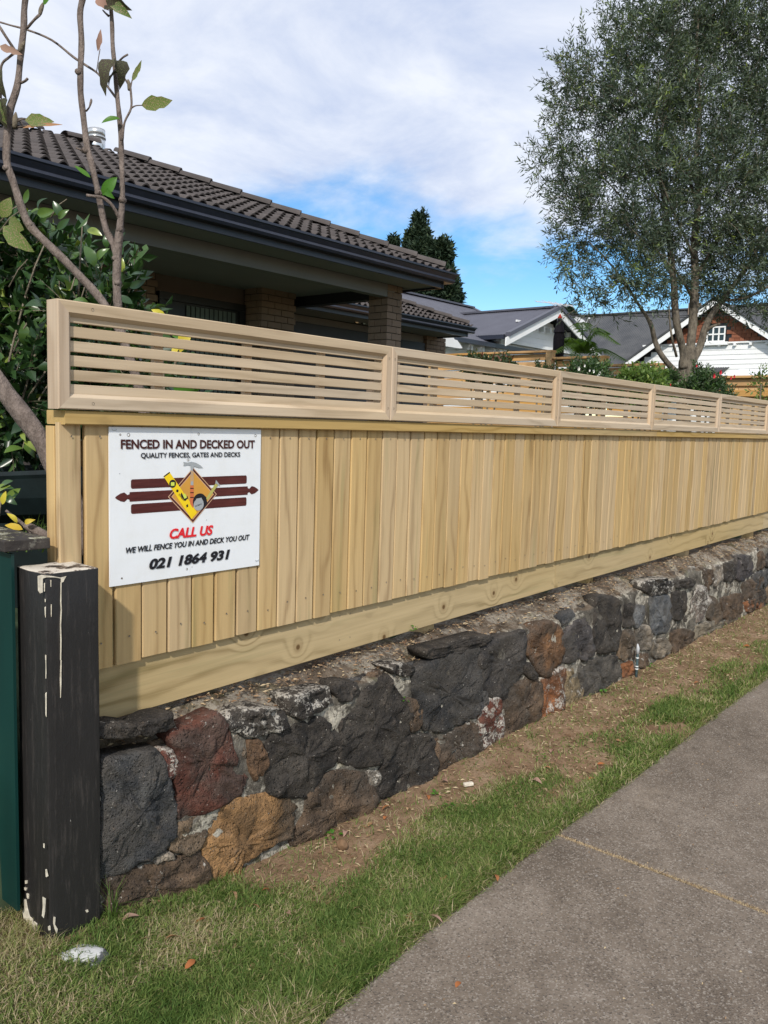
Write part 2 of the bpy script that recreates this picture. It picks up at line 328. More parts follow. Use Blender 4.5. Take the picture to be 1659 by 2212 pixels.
def t_green():
    t = NT('dark_green_sheet', .35, .5); v = t.vec(rand=False); n = t.noise(t.vec(scale=(1, 1, .2), rand=False), 8, 4)
    c = t.mix(t.mr(n, .3, .7), (.0025, .026, .024), (.004, .036, .032))
    c = t.mix(t.mr(t.noise(v, 70, 3, .8), .74, .77), c, (.3, .34, .32)); t.col(c); return t.m
M['greensheet'] = t_green()
M['hoop'] = plain('dark_green_trough_shaded', (.004, .009, .009), .6, .3, .3, 12)  # green darkened further to paint in the shade behind the fence end
M['glass'] = plain('dark_window_glass', (.02, .028, .03), .08, .6)
M['curtain'] = plain('grey_green_blind', (.14, .17, .15), .9, .1)
def t_sign():
    t = NT('white_sign_panel', .35, .4); v = t.vec(rand=False); n = t.noise(v, 9, 5, .7)
    t.col(t.mix(t.mr(n, .4, .75), (.80, .82, .84), (.76, .77, .77))); return t.m
M['sign'] = t_sign()
def ink(name, c, rough=.4): return plain(name, c, rough, .3, .04, 20)
M['ink_brown'] = ink('sign_brown_ink', (.055, .014, .012)); M['ink_black'] = ink('sign_black_ink', (.013, .013, .017)); M['ink_red'] = ink('sign_red_ink', (.72, .022, .03))
M['ink_ochre'] = ink('sign_ochre', (.62, .31, .055)); M['ink_yellow'] = ink('sign_yellow', (.88, .62, .015)); M['ink_pale'] = ink('sign_pale_edge', (.66, .42, .26))
M['ink_grey'] = ink('sign_steel_grey', (.36, .38, .39)); M['ink_lime'] = ink('sign_vial', (.62, .72, .10)); M['ink_tape'] = ink('sign_tape_blade', (.45, .42, .12)); M['ink_orange'] = ink('sign_orange_grip', (.60, .16, .06)); M['ink_white'] = ink('sign_white_ink', (.8, .8, .8))
def t_board():
    t = NT('sign_mahogany_print', .4, .3); n = t.noise(t.vec(scale=(2, 2, 22), rand=False), 5, 5, .6, .6)
    t.col(t.ramp(n, [(.3, (.055, .012, .010)), (.7, (.115, .028, .024))])); return t.m
M['ink_board'] = t_board()
# ------------------------------------------------------------------ object helpers
def mesh_of(name, verts, faces, mats, smooth=False, mi=None):
    me = bpy.data.meshes.new(name); me.from_pydata([tuple(v) for v in verts], [], faces)
    for q in (mats if isinstance(mats, (list, tuple)) else [mats]): me.materials.append(q)
    if smooth: me.polygons.foreach_set('use_smooth', [True]*len(me.polygons))
    if mi is not None: me.polygons.foreach_set('material_index', mi)
    me.update(); return me
def put(name, me, loc=(0, 0, 0), parent=None, rot=None, scale=None):
    o = bpy.data.objects.new(name, me); COL.objects.link(o)
    o.location = loc
    if parent is not None: o.parent = parent
    if rot is not None: o.rotation_euler = rot
    if scale is not None: o.scale = scale
    return o
def thing(name, label, cat, loc=(0, 0, 0), group=None, kind=None):
    o = put(name, None, loc); return tag(o, label, cat, group, kind)
def tag(o, label=None, cat=None, group=None, kind=None):
    if label: o['label'] = label
    if cat: o['category'] = cat
    if group: o['group'] = group
    if kind: o['kind'] = kind
    return o
def shift(verts, d): return [(v[0]-d[0], v[1]-d[1], v[2]-d[2]) for v in verts]
def box_vf(x0, x1, y0, y1, z0, z1, ch=0.0):
    """box; ch chamfers its four edges along the longest side"""
    if ch <= 0:
        v = [(x, y, z) for x in (x0, x1) for y in (y0, y1) for z in (z0, z1)]
        return v, [(0, 1, 3, 2), (4, 6, 7, 5), (0, 4, 5, 1), (2, 3, 7, 6), (0, 2, 6, 4), (1, 5, 7, 3)]
    d = [x1-x0, y1-y0, z1-z0]; ax = d.index(max(d)); oth = [i for i in range(3) if i != ax]
    lo = [x0, y0, z0]; hi = [x1, y1, z1]; a, b = oth
    pr = [(lo[a]+ch, lo[b]), (hi[a]-ch, lo[b]), (hi[a], lo[b]+ch), (hi[a], hi[b]-ch), (hi[a]-ch, hi[b]), (lo[a]+ch, hi[b]), (lo[a], hi[b]-ch), (lo[a], lo[b]+ch)]
    v = []
    for e in (lo[ax], hi[ax]):
        for p in pr:
            q = [0, 0, 0]; q[ax] = e; q[a] = p[0]; q[b] = p[1]; v.append(tuple(q))
    f = [tuple(range(8))[::-1], tuple(range(8, 16))]+[(i, (i+1) % 8, (i+1) % 8+8, i+8) for i in range(8)]
    return v, f
def slab(name, b, mat, parent=None, ch=.0, origin=None):
    """a board, its origin at its centre"""
    x0, x1, y0, y1, z0, z1 = b; c = ((x0+x1)/2, (y0+y1)/2, (z0+z1)/2)
    v, f = box_vf(x0-c[0], x1-c[0], y0-c[1], y1-c[1], z0-c[2], z1-c[2], ch)
    me = mesh_of(name, v, f, mat); fixn(me)
    pl = parent.location if parent is not None else (0, 0, 0)
    p = parent.parent if parent is not None else None
    if p is not None: pl = (pl[0]+p.location[0], pl[1]+p.location[1], pl[2]+p.location[2])
    return put(name, me, (c[0]-pl[0], c[1]-pl[1], c[2]-pl[2]), parent)
def fixn(me):
    bm = bmesh.new(); bm.from_mesh(me); bmesh.ops.recalc_face_normals(bm, faces=bm.faces); bm.to_mesh(me); bm.free()
class MB:
    def __init__(s): s.v = []; s.f = []; s.mi = []
    def add(s, v, f, mi=0):
        k = len(s.v); s.v += [tuple(q) for q in v]; s.f += [tuple(i+k for i in q) for q in f]; s.mi += [mi]*len(f)
    def box(s, *b, ch=0, mi=0): s.add(*box_vf(*b, ch), mi)
    def quad(s, a, b, c, d, mi=0): s.add([a, b, c, d], [(0, 1, 2, 3)], mi)
    def tube(s, pts, rad, n=8, mi=0, caps=True, jit=0):
        pts = [Vector(p) for p in pts]; k = len(pts)
        if isinstance(rad, (int, float)): rad = [rad]*k
        up = Vector((.13, .31, .94)); vs = []; ref = None
        for i in range(k):
            t = (pts[min(i+1, k-1)]-pts[max(i-1, 0)]).normalized()
            if ref is None: ref = t.cross(up if abs(t.dot(up)) < .9 else Vector((1, 0, 0))).normalized()
            ref = (ref-t*ref.dot(t)).normalized(); b = t.cross(ref)
            for j in range(n):
                a = 2*math.pi*j/n; r = rad[i]*(1+(jit*noise.noise(Vector((pts[i].x*9+j*3.1, pts[i].y*9, pts[i].z*9))) if jit else 0))
                vs.append(pts[i]+ref*math.cos(a)*r+b*math.sin(a)*r)
        fs = [(i*n+j, i*n+(j+1) % n, (i+1)*n+(j+1) % n, (i+1)*n+j) for i in range(k-1) for j in range(n)]
        if caps: fs += [tuple(range(n))[::-1], tuple(range((k-1)*n, k*n))]
        s.add(vs, fs, mi)
    def build(s, name, mat, parent=None, smooth=False, loc=None, fix=False):
        pl = Vector((0, 0, 0)); p = parent
        while p is not None: pl = pl+p.location; p = p.parent
        org = Vector(loc) if loc is not None else pl
        me = mesh_of(name, shift(s.v, org), s.f, mat, smooth, s.mi if isinstance(mat, (list, tuple)) else None)
        if fix: fixn(me)
        return put(name, me, org-pl, parent)
def spline(pts, sub=4, closed=False):
    """Catmull-Rom through the points (tuples of any length)"""
    P_ = [np.array(p, float) for p in pts]; n = len(P_); o = []
    rng = range(n if closed else n-1)
    for i in rng:
        if closed: a, b, c, d = P_[(i-1) % n], P_[i], P_[(i+1) % n], P_[(i+2) % n]
        else: a, b, c, d = P_[max(i-1, 0)], P_[i], P_[i+1], P_[min(i+2, n-1)]
        for k in range(sub):
            t = k/sub
            o.append(.5*((2*b)+(-a+c)*t+(2*a-5*b+4*c-d)*t*t+(-a+3*b-3*c+d)*t**3))
    if not closed: o.append(P_[-1])
    return o
def sm(a, b, x):
    t = min(1, max(0, (x-a)/(b-a))); return t*t*(3-2*t)
# ------------------------------------------------------------------ ground
EDGE = 1.362                                    # garden side of the footpath
def edge_y(x): return EDGE - .035*sm(2.0, 1.2, x) + .003*math.sin(x*3.1)+.002*math.sin(x*13.7+1)
def gz(x, y):
    h = .085*sm(1.9, 1.05, x)*sm(1.40, 1.95, y) + .09*sm(1.05, .5, x)*sm(1.5, 2.2, y)
    h += .02*sm(1.75, 2.0, y)*(.5+.5*math.sin(x*2.2))
    h += .012*noise.noise(Vector((x*3.1, y*3.1, 0)))+.005*noise.noise(Vector((x*11, y*11, 3)))
    return h-.004 + (.012 if y > edge_y(x)+.02 else 0)
def green_at(x, y):
    """how grassy the verge is, 0..1"""
    d = y-EDGE
    n = noise.noise(Vector((x*1.7, y*3.2, 5)))*.9+noise.noise(Vector((x*5, y*7, 9)))*.55
    g = 1.12-1.7*sm(.22, .5, d)*sm(1.5, 2.1, x)-.9*sm(.42, .60, d)-.95*sm(2.3, 3.6, x)+.55*sm(.16, .02, d)
    if x < 1.25: g += .35
    if x > 2.3: return max(0., min(1., g+n*.95+sm(2.3, 3.4, x)*(.18+.9*noise.noise(Vector((x*2.3, y*5.5, 33))))))
    return max(0., min(1., g+n*.95))
far = MB(); far.quad((-600, -600, -.16), (900, -600, -.16), (900, 900, -.16), (-600, 900, -.16))
o = far.build('ground', M['soil']); o['kind'] = 'structure'
xs = np.concatenate([np.arange(-1.6, 5.5, .045), np.arange(5.5, 18, .12)]); ys = np.concatenate([[EDGE-.03], np.arange(EDGE, 2.30, .04)])
vs, gr = [], []
for x in xs:
    for j, y in enumerate(ys):
        yy = y if j else edge_y(x)-.02
        vs.append((x, yy, gz(x, max(yy, edge_y(x)+.001)) if j else -.08)); gr.append(green_at(x, y)*.8)
ny = len(ys); fs = [(i*ny+j, (i+1)*ny+j, (i+1)*ny+j+1, i*ny+j+1) for i in range(len(xs)-1) for j in range(ny-1)]
me = mesh_of('verge', vs, fs, M['soil'], True); a = me.attributes.new('green', 'FLOAT', 'POINT'); a.data.foreach_set('value', gr)
verge = tag(put('verge', me), 'grass verge with bare brown soil between the footpath and the stone wall', None, None, 'structure')
# footpath of concrete bays with a joint
path = put('footpath', None, (0, 0, 0)); path['kind'] = 'structure'
JX = [-3.3, -.3, 2.695, 5.75, 8.8, 11.9, 15, 18.1]
for x0, x1 in zip(JX[:-1], JX[1:]):
    mb = MB(); n = 40; g = .009
    top = []; bot = []
    for i in range(n+1):
        x = x0+g+(x1-x0-2*g)*i/n; top.append((x, edge_y(x)+.01*noise.noise(Vector((x*9, 0, 2))), 0.006))
    yb = -.35
    v = [(x, y-.012, z) for x, y, z in top]+[(x, y, z-.008) for x, y, z in top]+[(x, y, -.1) for x, y, z in top]+[(x, yb, z) for x, y, z in top]+[(x, yb, -.1) for x, y, z in top]
    k = n+1; f = []
    for i in range(n):
        f += [(i, i+1, k+i+1, k+i), (k+i, k+i+1, 2*k+i+1, 2*k+i), (3*k+i, 3*k+i+1, i+1, i), (4*k+i+1, 3*k+i+1, 3*k+i, 4*k+i)][0:4]
    f += [(0, k, 2*k, 4*k, 3*k), (n, 3*k+n, 4*k+n, 2*k+n, k+n)]
    mb.add(v, f); mb.build('concrete_slab', M['conc'], path, fix=True)
mb = MB(); mb.box(-3.3, 18, -.34, EDGE-.06, -.12, -.016); mb.build('joint_fill', M['soil'], path)
mb = MB(); mb.box(-30, 60, -2.2, -.352, -.14, -.004); o = mb.build('street_verge', M['soil']); o['kind'] = 'structure'
t_as = NT('asphalt', .9, .3); nn = t_as.noise(t_as.vec(rand=False), 90, 4, .7); t_as.col(t_as.mix(nn, (.035, .035, .036), (.075, .073, .07))); t_as.bump(nn, .5, .004)
mb = MB(); mb.box(-30, 60, -2.34, -2.205, -.15, .0); o = mb.build('kerb', M['conc']); o['kind'] = 'structure'
mb = MB(); mb.box(-30, 60, -9, -2.345, -.2, -.13); o = mb.build('road', t_as.m); o['kind'] = 'structure'
# garden level behind the wall
xs2 = np.linspace(-8, 70, 60); ys2 = np.concatenate([[2.16, 2.2], np.linspace(2.6, 70, 40)]); vs = []
for x in xs2:
    for j, y in enumerate(ys2): vs.append((x, y, -.1 if j == 0 else .52+.04*noise.noise(Vector((x*.7, y*.7, 1)))+.35*sm(4, 12, y)))
n2 = len(ys2); fs = [(i*n2+j, (i+1)*n2+j, (i+1)*n2+j+1, i*n2+j+1) for i in range(len(xs2)-1) for j in range(n2-1)]
me = mesh_of('garden_ground', vs, fs, M['lawn'], True); a = me.attributes.new('green', 'FLOAT', 'POINT'); a.data.foreach_set('value', [1.]*len(vs))
put('garden_ground', me)['kind'] = 'structure'
# ------------------------------------------------------------------ grass
def blades(name, P_, Ln, W, tint, mat, lean=.55, flat=0):
    """P_ Nx3 roots; each blade bends over; 5 vertices"""
    n = len(P_); a = nprng.uniform(0, 2*np.pi, n); d = np.stack([np.cos(a), np.sin(a), np.zeros(n)], 1); s = np.stack([-np.sin(a), np.cos(a), np.zeros(n)], 1)
    # side direction random
    b = a+nprng.uniform(-1, 1, n); s = np.stack([-np.sin(b), np.cos(b), np.zeros(n)], 1)
    le = np.abs(nprng.normal(lean, .35, n))[:, None]; L_ = Ln[:, None]; W_ = W[:, None]
    up = np.array([0, 0, 1.])
    mid = P_+L_*.55*(up*.9/np.sqrt(1+le**2*.4)+d*le*.45); tip = P_+L_*(up*(.95/np.sqrt(1+le**2*1.6))+d*le*.95/np.sqrt(1+le**2*.5))
    V = np.stack([P_-s*W_*.5, P_+s*W_*.5, mid+s*W_*.42, mid-s*W_*.42, tip], 1).reshape(-1, 3)
    base = np.arange(n)*5
    loops = np.stack([base, base+1, base+2, base+3, base+3, base+2, base+4], 1).reshape(-1)
    ls = np.stack([np.arange(n)*7, np.arange(n)*7+4], 1).reshape(-1); lt = np.tile([4, 3], n)
    me = bpy.data.meshes.new(name); me.vertices.add(len(V)); me.vertices.foreach_set('co', V.reshape(-1))
    me.loops.add(len(loops)); me.loops.foreach_set('vertex_index', loops); me.polygons.add(2*n)
    me.polygons.foreach_set('loop_start', ls); me.polygons.foreach_set('loop_total', lt)
    me.update(calc_edges=True); at = me.attributes.new('tint', 'FLOAT', 'POINT'); at.data.foreach_set('value', np.repeat(tint, 5))
    me.materials.append(mat); return me
pts = []
def scatter(n, x0, x1, y0, y1):
    for _ in range(n):
        x = rnd.uniform(x0, x1); y = rnd.uniform(y0, y1)
        if y < edge_y(x)+.008: continue
        if green_at(x, y)*.93+.035 > rnd.uniform(.0, 1.0): pts.append((x, y, gz(x, y)-.003))
scatter(125000, .55, 2.6, EDGE-.04, 2.02); scatter(62000, 2.6, 4.6, EDGE, 2.0); scatter(42000, 4.6, 8.5, EDGE, 1.99)
P_ = np.array(pts); n = len(P_)
Ln = nprng.uniform(.012, .042, n)*(1+.6*(P_[:, 1] < EDGE+.10)+.35*(P_[:, 0] > 4)); W = nprng.uniform(.0016, .0036, n)*(1+.5*(P_[:, 0] > 3.2))
tint = np.clip(nprng.beta(1.5, 1.7, n)+.05+.42*np.array([noise.noise(Vector((p[0]*4, p[1]*6, 2))) for p in pts])+.16*(P_[:, 1] > EDGE+.35), 0, 1)
tag(put('verge_grass', blades('verge_grass', P_, Ln, W, tint, M['grass'], 1.0)), 'short mown green grass on the verge beside the footpath', 'grass', None, 'stuff')
# dry overhang of grass along the path edge and in the joint
pts = []
for _ in range(5200):
    x = rnd.uniform(.7, 7.5); pts.append((x, edge_y(x)+rnd.uniform(-.022, .03)*(.6+.6*math.sin(x*9)**2), .004))
P_ = np.array(pts); n = len(P_); tint = np.clip(nprng.normal(.62, .28, n), 0, 1)
tag(put('edge_grass', blades('edge_grass', P_, nprng.uniform(.015, .048, n), nprng.uniform(.0014, .003, n), tint, M['grass'], 1.5)), 'ragged grass leaning over the footpath edge', 'grass', None, 'stuff')
pts = [(2.695+rnd.gauss(0, .0075), rnd.uniform(-.3, EDGE-.01), .001) for _ in range(7000)]
P_ = np.array(pts); n = len(P_)
P_[:, 0] += .006*np.sin(P_[:, 1]*9)
tag(put('joint_grass', blades('joint_grass', P_, nprng.uniform(.006, .014, n), nprng.uniform(.0012, .0026, n), np.clip(nprng.normal(.8, .2, n), .2, 1), M['litter'], 1.2)), 'dry yellow grass filling the joint across the footpath', 'grass', None, 'stuff')
pts = []
for _ in range(16000):
    x = rnd.uniform(1.2, 8); y = rnd.uniform(EDGE, 1.99)
    if noise.noise(Vector((x*5, y*8, 21))) > -.1: pts.append((x, y, gz(x, y)))
P_ = np.array(pts); n = len(P_)
tag(put('matted_grass', blades('matted_grass', P_, nprng.uniform(.010, .03, n), nprng.uniform(.0012, .0026, n)*(1+.5*(P_[:, 0] > 3.2)), np.clip(nprng.normal(.72, .25, n), .1, 1), M['grass'], 2.2)), 'matted half dead grass lying over the bare verge soil', 'grass', None, 'stuff')
# dry tangle left of the post and long tufts at the foot of the wall
pts = []
for _ in range(3800):
    x = rnd.uniform(.55, 1.06); y = rnd.uniform(1.93, 2.2); pts.append((x, y, gz(x, y)))
P_ = np.array(pts); n = len(P_)
tag(put('dry_grass', blades('dry_grass', P_, nprng.uniform(.02, .065, n), nprng.uniform(.001, .0022, n), np.clip(nprng.normal(.9, .12, n), .4, 1), M['grass'], 1.1)), 'dry straw coloured grass left of the black post', 'grass', None, 'stuff')
TUFT = [(1.215, 1.955, 26, .17, 1), (1.28, 1.93, 30, .055, 0), (1.345, 1.925, 60, .06, 0), (1.43, 1.93, 50, .055, 0), (1.10, 1.935, 45, .05, 0), (1.6, 1.965, 40, .06, 0), (1.52, 1.93, 70, .05, 0), (2.0, 1.93, 30, .04, 0), (3.45, 1.90, 30, .05, 0), (2.62, 1.42, 150, .06, 0), (2.85, 1.42, 150, .05, 0), (1.62, 1.5, 60, .06, 0), (1.38, 1.42, 60, .06, 0)]
TL_ = ['', 'short tuft at the wall foot right of the tall tuft by the post', 'bright green tuft under the long brown bottom stone', 'bright tuft between the long brown stone and the ochre stone', 'green tuft at the foot of the black post', 'tuft growing at the foot of the ochre stone', 'thick tuft in front of the ochre stone', 'small tuft at the bare soil below the lower brown stone', 'far small tuft at the foot of the dark wall stones', 'long bright green tuft on the footpath edge at the joint', 'bright green tuft on the footpath edge just beyond the joint', 'loose green tuft in the middle of the near verge', 'green tuft on the near footpath edge']
for k, (x, y, n, h, big) in enumerate(TUFT):
    P_ = np.stack([nprng.normal(x, .012 if big else .03, n), nprng.normal(y, .008 if big else .014, n), np.full(n, gz(x, y))], 1)
    me = blades('grass_tuft', P_, nprng.uniform(h*.4, h, n), nprng.uniform(.002, .0038, n) if big else nprng.uniform(.0014, .0028, n), np.clip(nprng.normal(.4, .2, n), 0, .95), M['grass'], .8)
    tag(put('grass_tuft', me), 'tall grass tuft sprouting between the black post and the stone wall' if big else TL_[k], 'grass', 'grass tufts on the verge')
# ------------------------------------------------------------------ stone wall
WY = 2.0
wall = thing('stone_wall', 'low volcanic stone retaining wall with pale lichened mortar under the timber fence', 'wall', (1.2, WY, 0))
def zA(p): return (208.5+p[0]*.2645, 1481.2+p[1]*.2645)
def zB(p): return (576+p[0]*.2976, 1344+p[1]*.2976)
def zC(p): return (1014.9+p[0]*.2645, 1206.9+p[1]*.2645)
def zD(p): return (1316.6+p[0]*.2063, 1124.6+p[1]*.2063)
GREY = (.062, .066, .070); DK = (.042, .038, .034); RED = (.125, .047, .032); OCH = (.25, .150, .070); BRN = (.098, .070, .048); BR2 = (.125, .095, .066); RST = (.20, .088, .04); BLU = (.115, .125, .135); PAL = (.21, .19, .16)
ST = [
 (zA, GREY, .02, [(60,640),(300,600),(500,540),(560,720),(600,860),(645,1000),(645,1200),(590,1280),(420,1400),(180,1510),(50,1550),(35,1200),(45,900)]),
 (zA, RED, .25, [(610,420),(850,330),(1000,250),(1070,300),(1090,430),(1150,640),(1230,740),(1190,880),(980,970),(690,1100),(670,900),(650,620),(680,560)]),
 (zA, (.12,.05,.04), .75, [(550,540),(630,525),(665,600),(655,700),(610,770),(570,720)]),
 (zA, BR2, .3, [(660,1180),(700,1120),(880,1050),(890,1200),(830,1330),(740,1370),(620,1330),(600,1290)]),
 (zA, PAL, .1, [(490,1380),(600,1340),(640,1410),(480,1450)]),
 (zA, BRN, .22, [(100,1600),(300,1500),(480,1460),(640,1430),(800,1350),(880,1420),(880,1560),(840,1650),(650,1760),(450,1900),(200,1990),(90,1990),(60,1850),(110,1720)]),
 (zA, OCH, .15, [(930,1080),(1000,990),(1200,930),(1560,890),(1640,1000),(1600,1120),(1560,1230),(1400,1330),(1260,1400),(1170,1440),(1140,1560),(1050,1660),(920,1670),(880,1600),(900,1420),(870,1330),(930,1240)]),
 (zA, (.16,.10,.06), .15, [(1240,460),(1340,450),(1390,600),(1370,740),(1300,770),(1240,640)]),
 (zA, DK, .65, [(1080,280),(1200,200),(1350,180),(1520,210),(1560,320),(1380,400),(1200,410),(1100,370)]),
 (zA, DK, .15, [(340,340),(480,260),(620,230),(640,330),(560,370),(420,420)]),
 (zA, DK, .2, [(20,340),(200,310),(330,330),(360,400),(200,440),(20,430)]),
 (zA, BRN, .1, [(560,1830),(800,1700),(1000,1690),(1060,1740),(900,1830),(560,1960)]),
 (zB, DK, .05, [(50,830),(160,790),(240,740),(420,710),(480,780),(540,880),(540,900),(480,1040),(350,1170),(300,1250),(100,1240),(40,1230),(10,1100),(20,900)]),
 (zB, DK, .04, [(560,700),(660,600),(720,510),(880,400),(960,520),(1010,620),(1030,750),(1000,870),(900,960),(820,1010),(640,1050),(540,1000),(550,850)]),
 (zB, BRN, .3, [(1010,560),(1070,560),(1125,640),(1125,760),(1050,790),(1030,700)]),
 (zB, (.05,.05,.05), .08, [(1080,360),(1220,290),(1540,180),(1560,330),(1545,560),(1530,650),(1430,720),(1280,770),(1150,775),(1120,640),(1080,500)]),
 (zB, DK, .6, [(150,540),(450,480),(470,600),(400,640),(230,700),(160,670)]),
 (zB, DK, .15, [(510,450),(640,430),(670,500),(640,570),(540,560),(500,510)]),
 (zB, DK, .5, [(880,330),(1000,290),(1075,330),(1040,390),(930,385)]),
 (zB, BRN, .08, [(330,1240),(400,1150),(560,1080),(690,1100),(770,1200),(780,1300),(750,1420),(600,1490),(450,1560),(280,1620),(200,1600),(260,1480),(300,1350)]),
 (zB, PAL, .6, [(725,1090),(800,1060),(832,1120),(795,1215),(735,1205)]),
 (zB, DK, .22, [(840,1010),(960,920),(1030,840),(1180,820),(1220,880),(1220,1060),(1190,1160),(1090,1250),(940,1270),(820,1260),(830,1150)]),
 (zB, BRN, .32, [(1240,860),(1340,810),(1480,730),(1530,780),(1560,880),(1555,990),(1430,1040),(1260,1090),(1245,980)]),
 (zB, DK, .1, [(1150,200),(1350,150),(1560,90),(1640,110),(1560,170),(1300,250),(1180,260)]),
 (zB, GREY, .1, [(1540,520),(1600,500),(1605,590),(1530,640)]),
 (zC, RED, .7, [(80,1250),(150,1150),(250,1160),(275,1280),(270,1500),(220,1600),(150,1620),(95,1560),(80,1400)]),
 (zC, (.055,.052,.05), .12, [(90,740),(200,670),(430,600),(455,700),(440,850),(380,1030),(200,1130),(120,1080),(90,900)]),
 (zC, BRN, .12, [(280,1150),(330,1045),(450,1010),(560,1000),(600,1080),(590,1250),(560,1380),(440,1450),(280,1520),(285,1300)]),
 (zC, (.15,.085,.045), .2, [(470,700),(520,560),(640,520),(740,560),(755,700),(740,860),(690,930),(600,960),(520,850),(465,780)]),
 (zC, DK, .1, [(440,850),(490,850),(560,960),(500,990),(440,930)]),
 (zC, RST, .6, [(600,980),(760,890),(785,960),(760,1100),(755,1260),(680,1325),(600,1310),(600,1140)]),
 (zC, (.20,.16,.10), .45, [(790,930),(880,880),(905,1000),(915,1160),(850,1230),(765,1230),(770,1080)]),
 (zC, (.075,.07,.07), .3, [(750,620),(860,520),(950,500),(1000,600),(1010,790),(900,830),(760,850)]),
 (zC, DK, .12, [(1040,330),(1160,320),(1220,380),(1225,600),(1195,740),(1070,765),(1010,730),(1015,560)]),
 (zC, (.085,.08,.072), .08, [(900,850),(1030,820),(1190,790),(1215,900),(1200,1040),(1060,1130),(920,1140),(910,1000)]),
 (zC, BR2, .12, [(1230,620),(1310,580),(1350,700),(1330,790),(1260,830),(1210,810)]),
 (zC, PAL, .4, [(1370,560),(1440,540),(1490,650),(1470,740),(1390,740),(1360,680)]),
 (zC, DK, .15, [(1270,380),(1330,370),(1340,540),(1260,560)]), (zC, BLU, .1, [(1345,390),(1420,380),(1420,500),(1370,560),(1340,530)]),
 (zC, RST, .1, [(1250,860),(1330,830),(1340,950),(1260,970)]), (zC, BRN, .4, [(1380,780),(1450,770),(1460,880),(1390,900)]),
 (zC, GREY, .05, [(740,480),(850,420),(860,470),(760,550)]),
 (zD, BLU, .1, [(430,800),(640,790),(640,1050),(590,1180),(480,1190),(440,1150),(430,950)]), (zD, DK, .1, [(660,750),(800,740),(790,940),(770,1040),(650,1035)]),
 (zD, (.2,.17,.15), .75, [(940,680),(1010,700),(1040,850),(980,1000),(900,1070),(860,950),(890,800)]), (zD, BRN, .12, [(640,1180),(800,1130),(885,1180),(880,1300),(800,1380),(680,1420),(640,1320)]),
 (zD, (.17,.15,.12), .3, [(450,1260),(600,1230),(630,1330),(560,1440),(450,1430)]), (zD, BRN, .3, [(990,500),(1080,520),(1090,650),(1040,740),(990,640)]),
 (zD, PAL, .5, [(1100,470),(1180,460),(1180,600),(1100,690)]), (zD, DK, .2, [(1200,450),(1310,430),(1320,620),(1210,640)]), (zD, (.07,.065,.07), .3, [(1330,370),(1480,370),(1500,560),(1380,640),(1330,600)]),
 (zD, BRN, .15, [(1160,820),(1380,760),(1390,960),(1250,1050),(1190,1010)]), (zD, BR2, .2, [(1060,780),(1140,850),(1190,1000),(1100,1100),(1020,1010)]),
 (zD, BRN, .2, [(1400,640),(1590,590),(1600,760),(1420,840)]), (zD, RST, .1, [(1400,860),(1600,790),(1600,920),(1420,960)]), (zD, BR2, .2, [(1200,1060),(1380,980),(1360,1090),(1230,1160)]),
 (zD, (.2,.18,.14), .3, [(900,1110),(1010,1060),(1180,1060),(1190,1150),(1000,1240),(900,1280)]), (zD, DK, .6, [(360,640),(560,600),(680,640),(620,740),(440,790),(350,720)]), (zD, DK, .3, [(690,640),(830,600),(900,640),(830,710),(700,700)]),
]
def stone_mesh(poly, depth, seed, rough=1.0, embed=.07):
    """poly: outline in (x,z) about its own centre; bulges toward -Y"""
    out = spline([tuple(.5*(np.array(poly[i])*1.6+.2*np.array(poly[i-1])+.2*np.array(poly[(i+1) % len(poly)]))) for i in range(len(poly))], 5, True); out = [out[i]*.4+.6*(np.array(poly[int(i/5) % len(poly)])*(1-(i % 5)/5)+np.array(poly[(int(i/5)+1) % len(poly)])*((i % 5)/5)) for i in range(len(out))]; n = len(out); k = max(26, min(56, n)); idx = np.linspace(0, n, k, endpoint=False).astype(int)
    out = [out[i] for i in idx]; vs = []
    size = max(abs(p[0]) for p in out)+max(abs(p[1]) for p in out)
    rings = [(1.09, embed), (1.095, .004), (1.09, -.35*depth), (1.065, -.76*depth), (.99, -.95*depth), (.82, -1.0*depth), (.66, -1.02*depth), (.50, -1.04*depth), (.33, -1.03*depth), (.16, -1.02*depth)]
    for s, y in rings:
        for i, p in enumerate(out):
            q = Vector((p[0]*s, y, p[1]*s)); w_ = Vector((q.x*9+seed*7.3, seed*3.1, q.z*9))
            e = 0.0 if y > .01 else 1.0
            d = (noise.noise(w_)*.010+noise.noise(w_*2.4+Vector((4, 4, 4)))*.006-abs(noise.noise(w_*3.7))*.0025+noise.noise(w_*5)*.006+noise.noise(w_*14)*.005)*e+.001
            rad = (noise.noise(w_*2.1+Vector((9, 9, 9)))*.010+noise.noise(w_*7+Vector((9, 9, 9)))*.006)*s; ln = math.hypot(p[0], p[1]) or 1
            vs.append((q.x+p[0]/ln*rad*e, q.y+d*rough*1.3, q.z+p[1]/ln*rad*e))
    w_ = Vector((seed*7.3, seed*3.1, 0)); vs.append((0, -1.0*depth+noise.noise(w_)*.01*rough, 0)); c = len(vs)-1
    f = []
    for r in range(len(rings)-1): f += [(r*k+i, r*k+(i+1) % k, (r+1)*k+(i+1) % k, (r+1)*k+i) for i in range(k)]
    r = len(rings)-1; f += [(r*k+i, r*k+(i+1) % k, c) for i in range(k)]
    f += [tuple(range(k))[::-1]]
    me = mesh_of('stone', vs, f, M['stone'], True); fixn(me); return me
def add_stone(poly, col_, lich, seed, depth=None, y=WY, parent=wall):
    cx = sum(p[0] for p in poly)/len(poly); cz = sum(p[1] for p in poly)/len(poly); loc = [(p[0]-cx, p[1]-cz) for p in poly]
    sz = max(math.hypot(*p) for p in loc); d = depth or min(.021, .012+sz*.08)
    o = put('stone', stone_mesh(loc, d, seed, .6+min(1, sz*6)), (cx-1.2, y-WY, cz), parent); o.color = (*col_, lich); return o
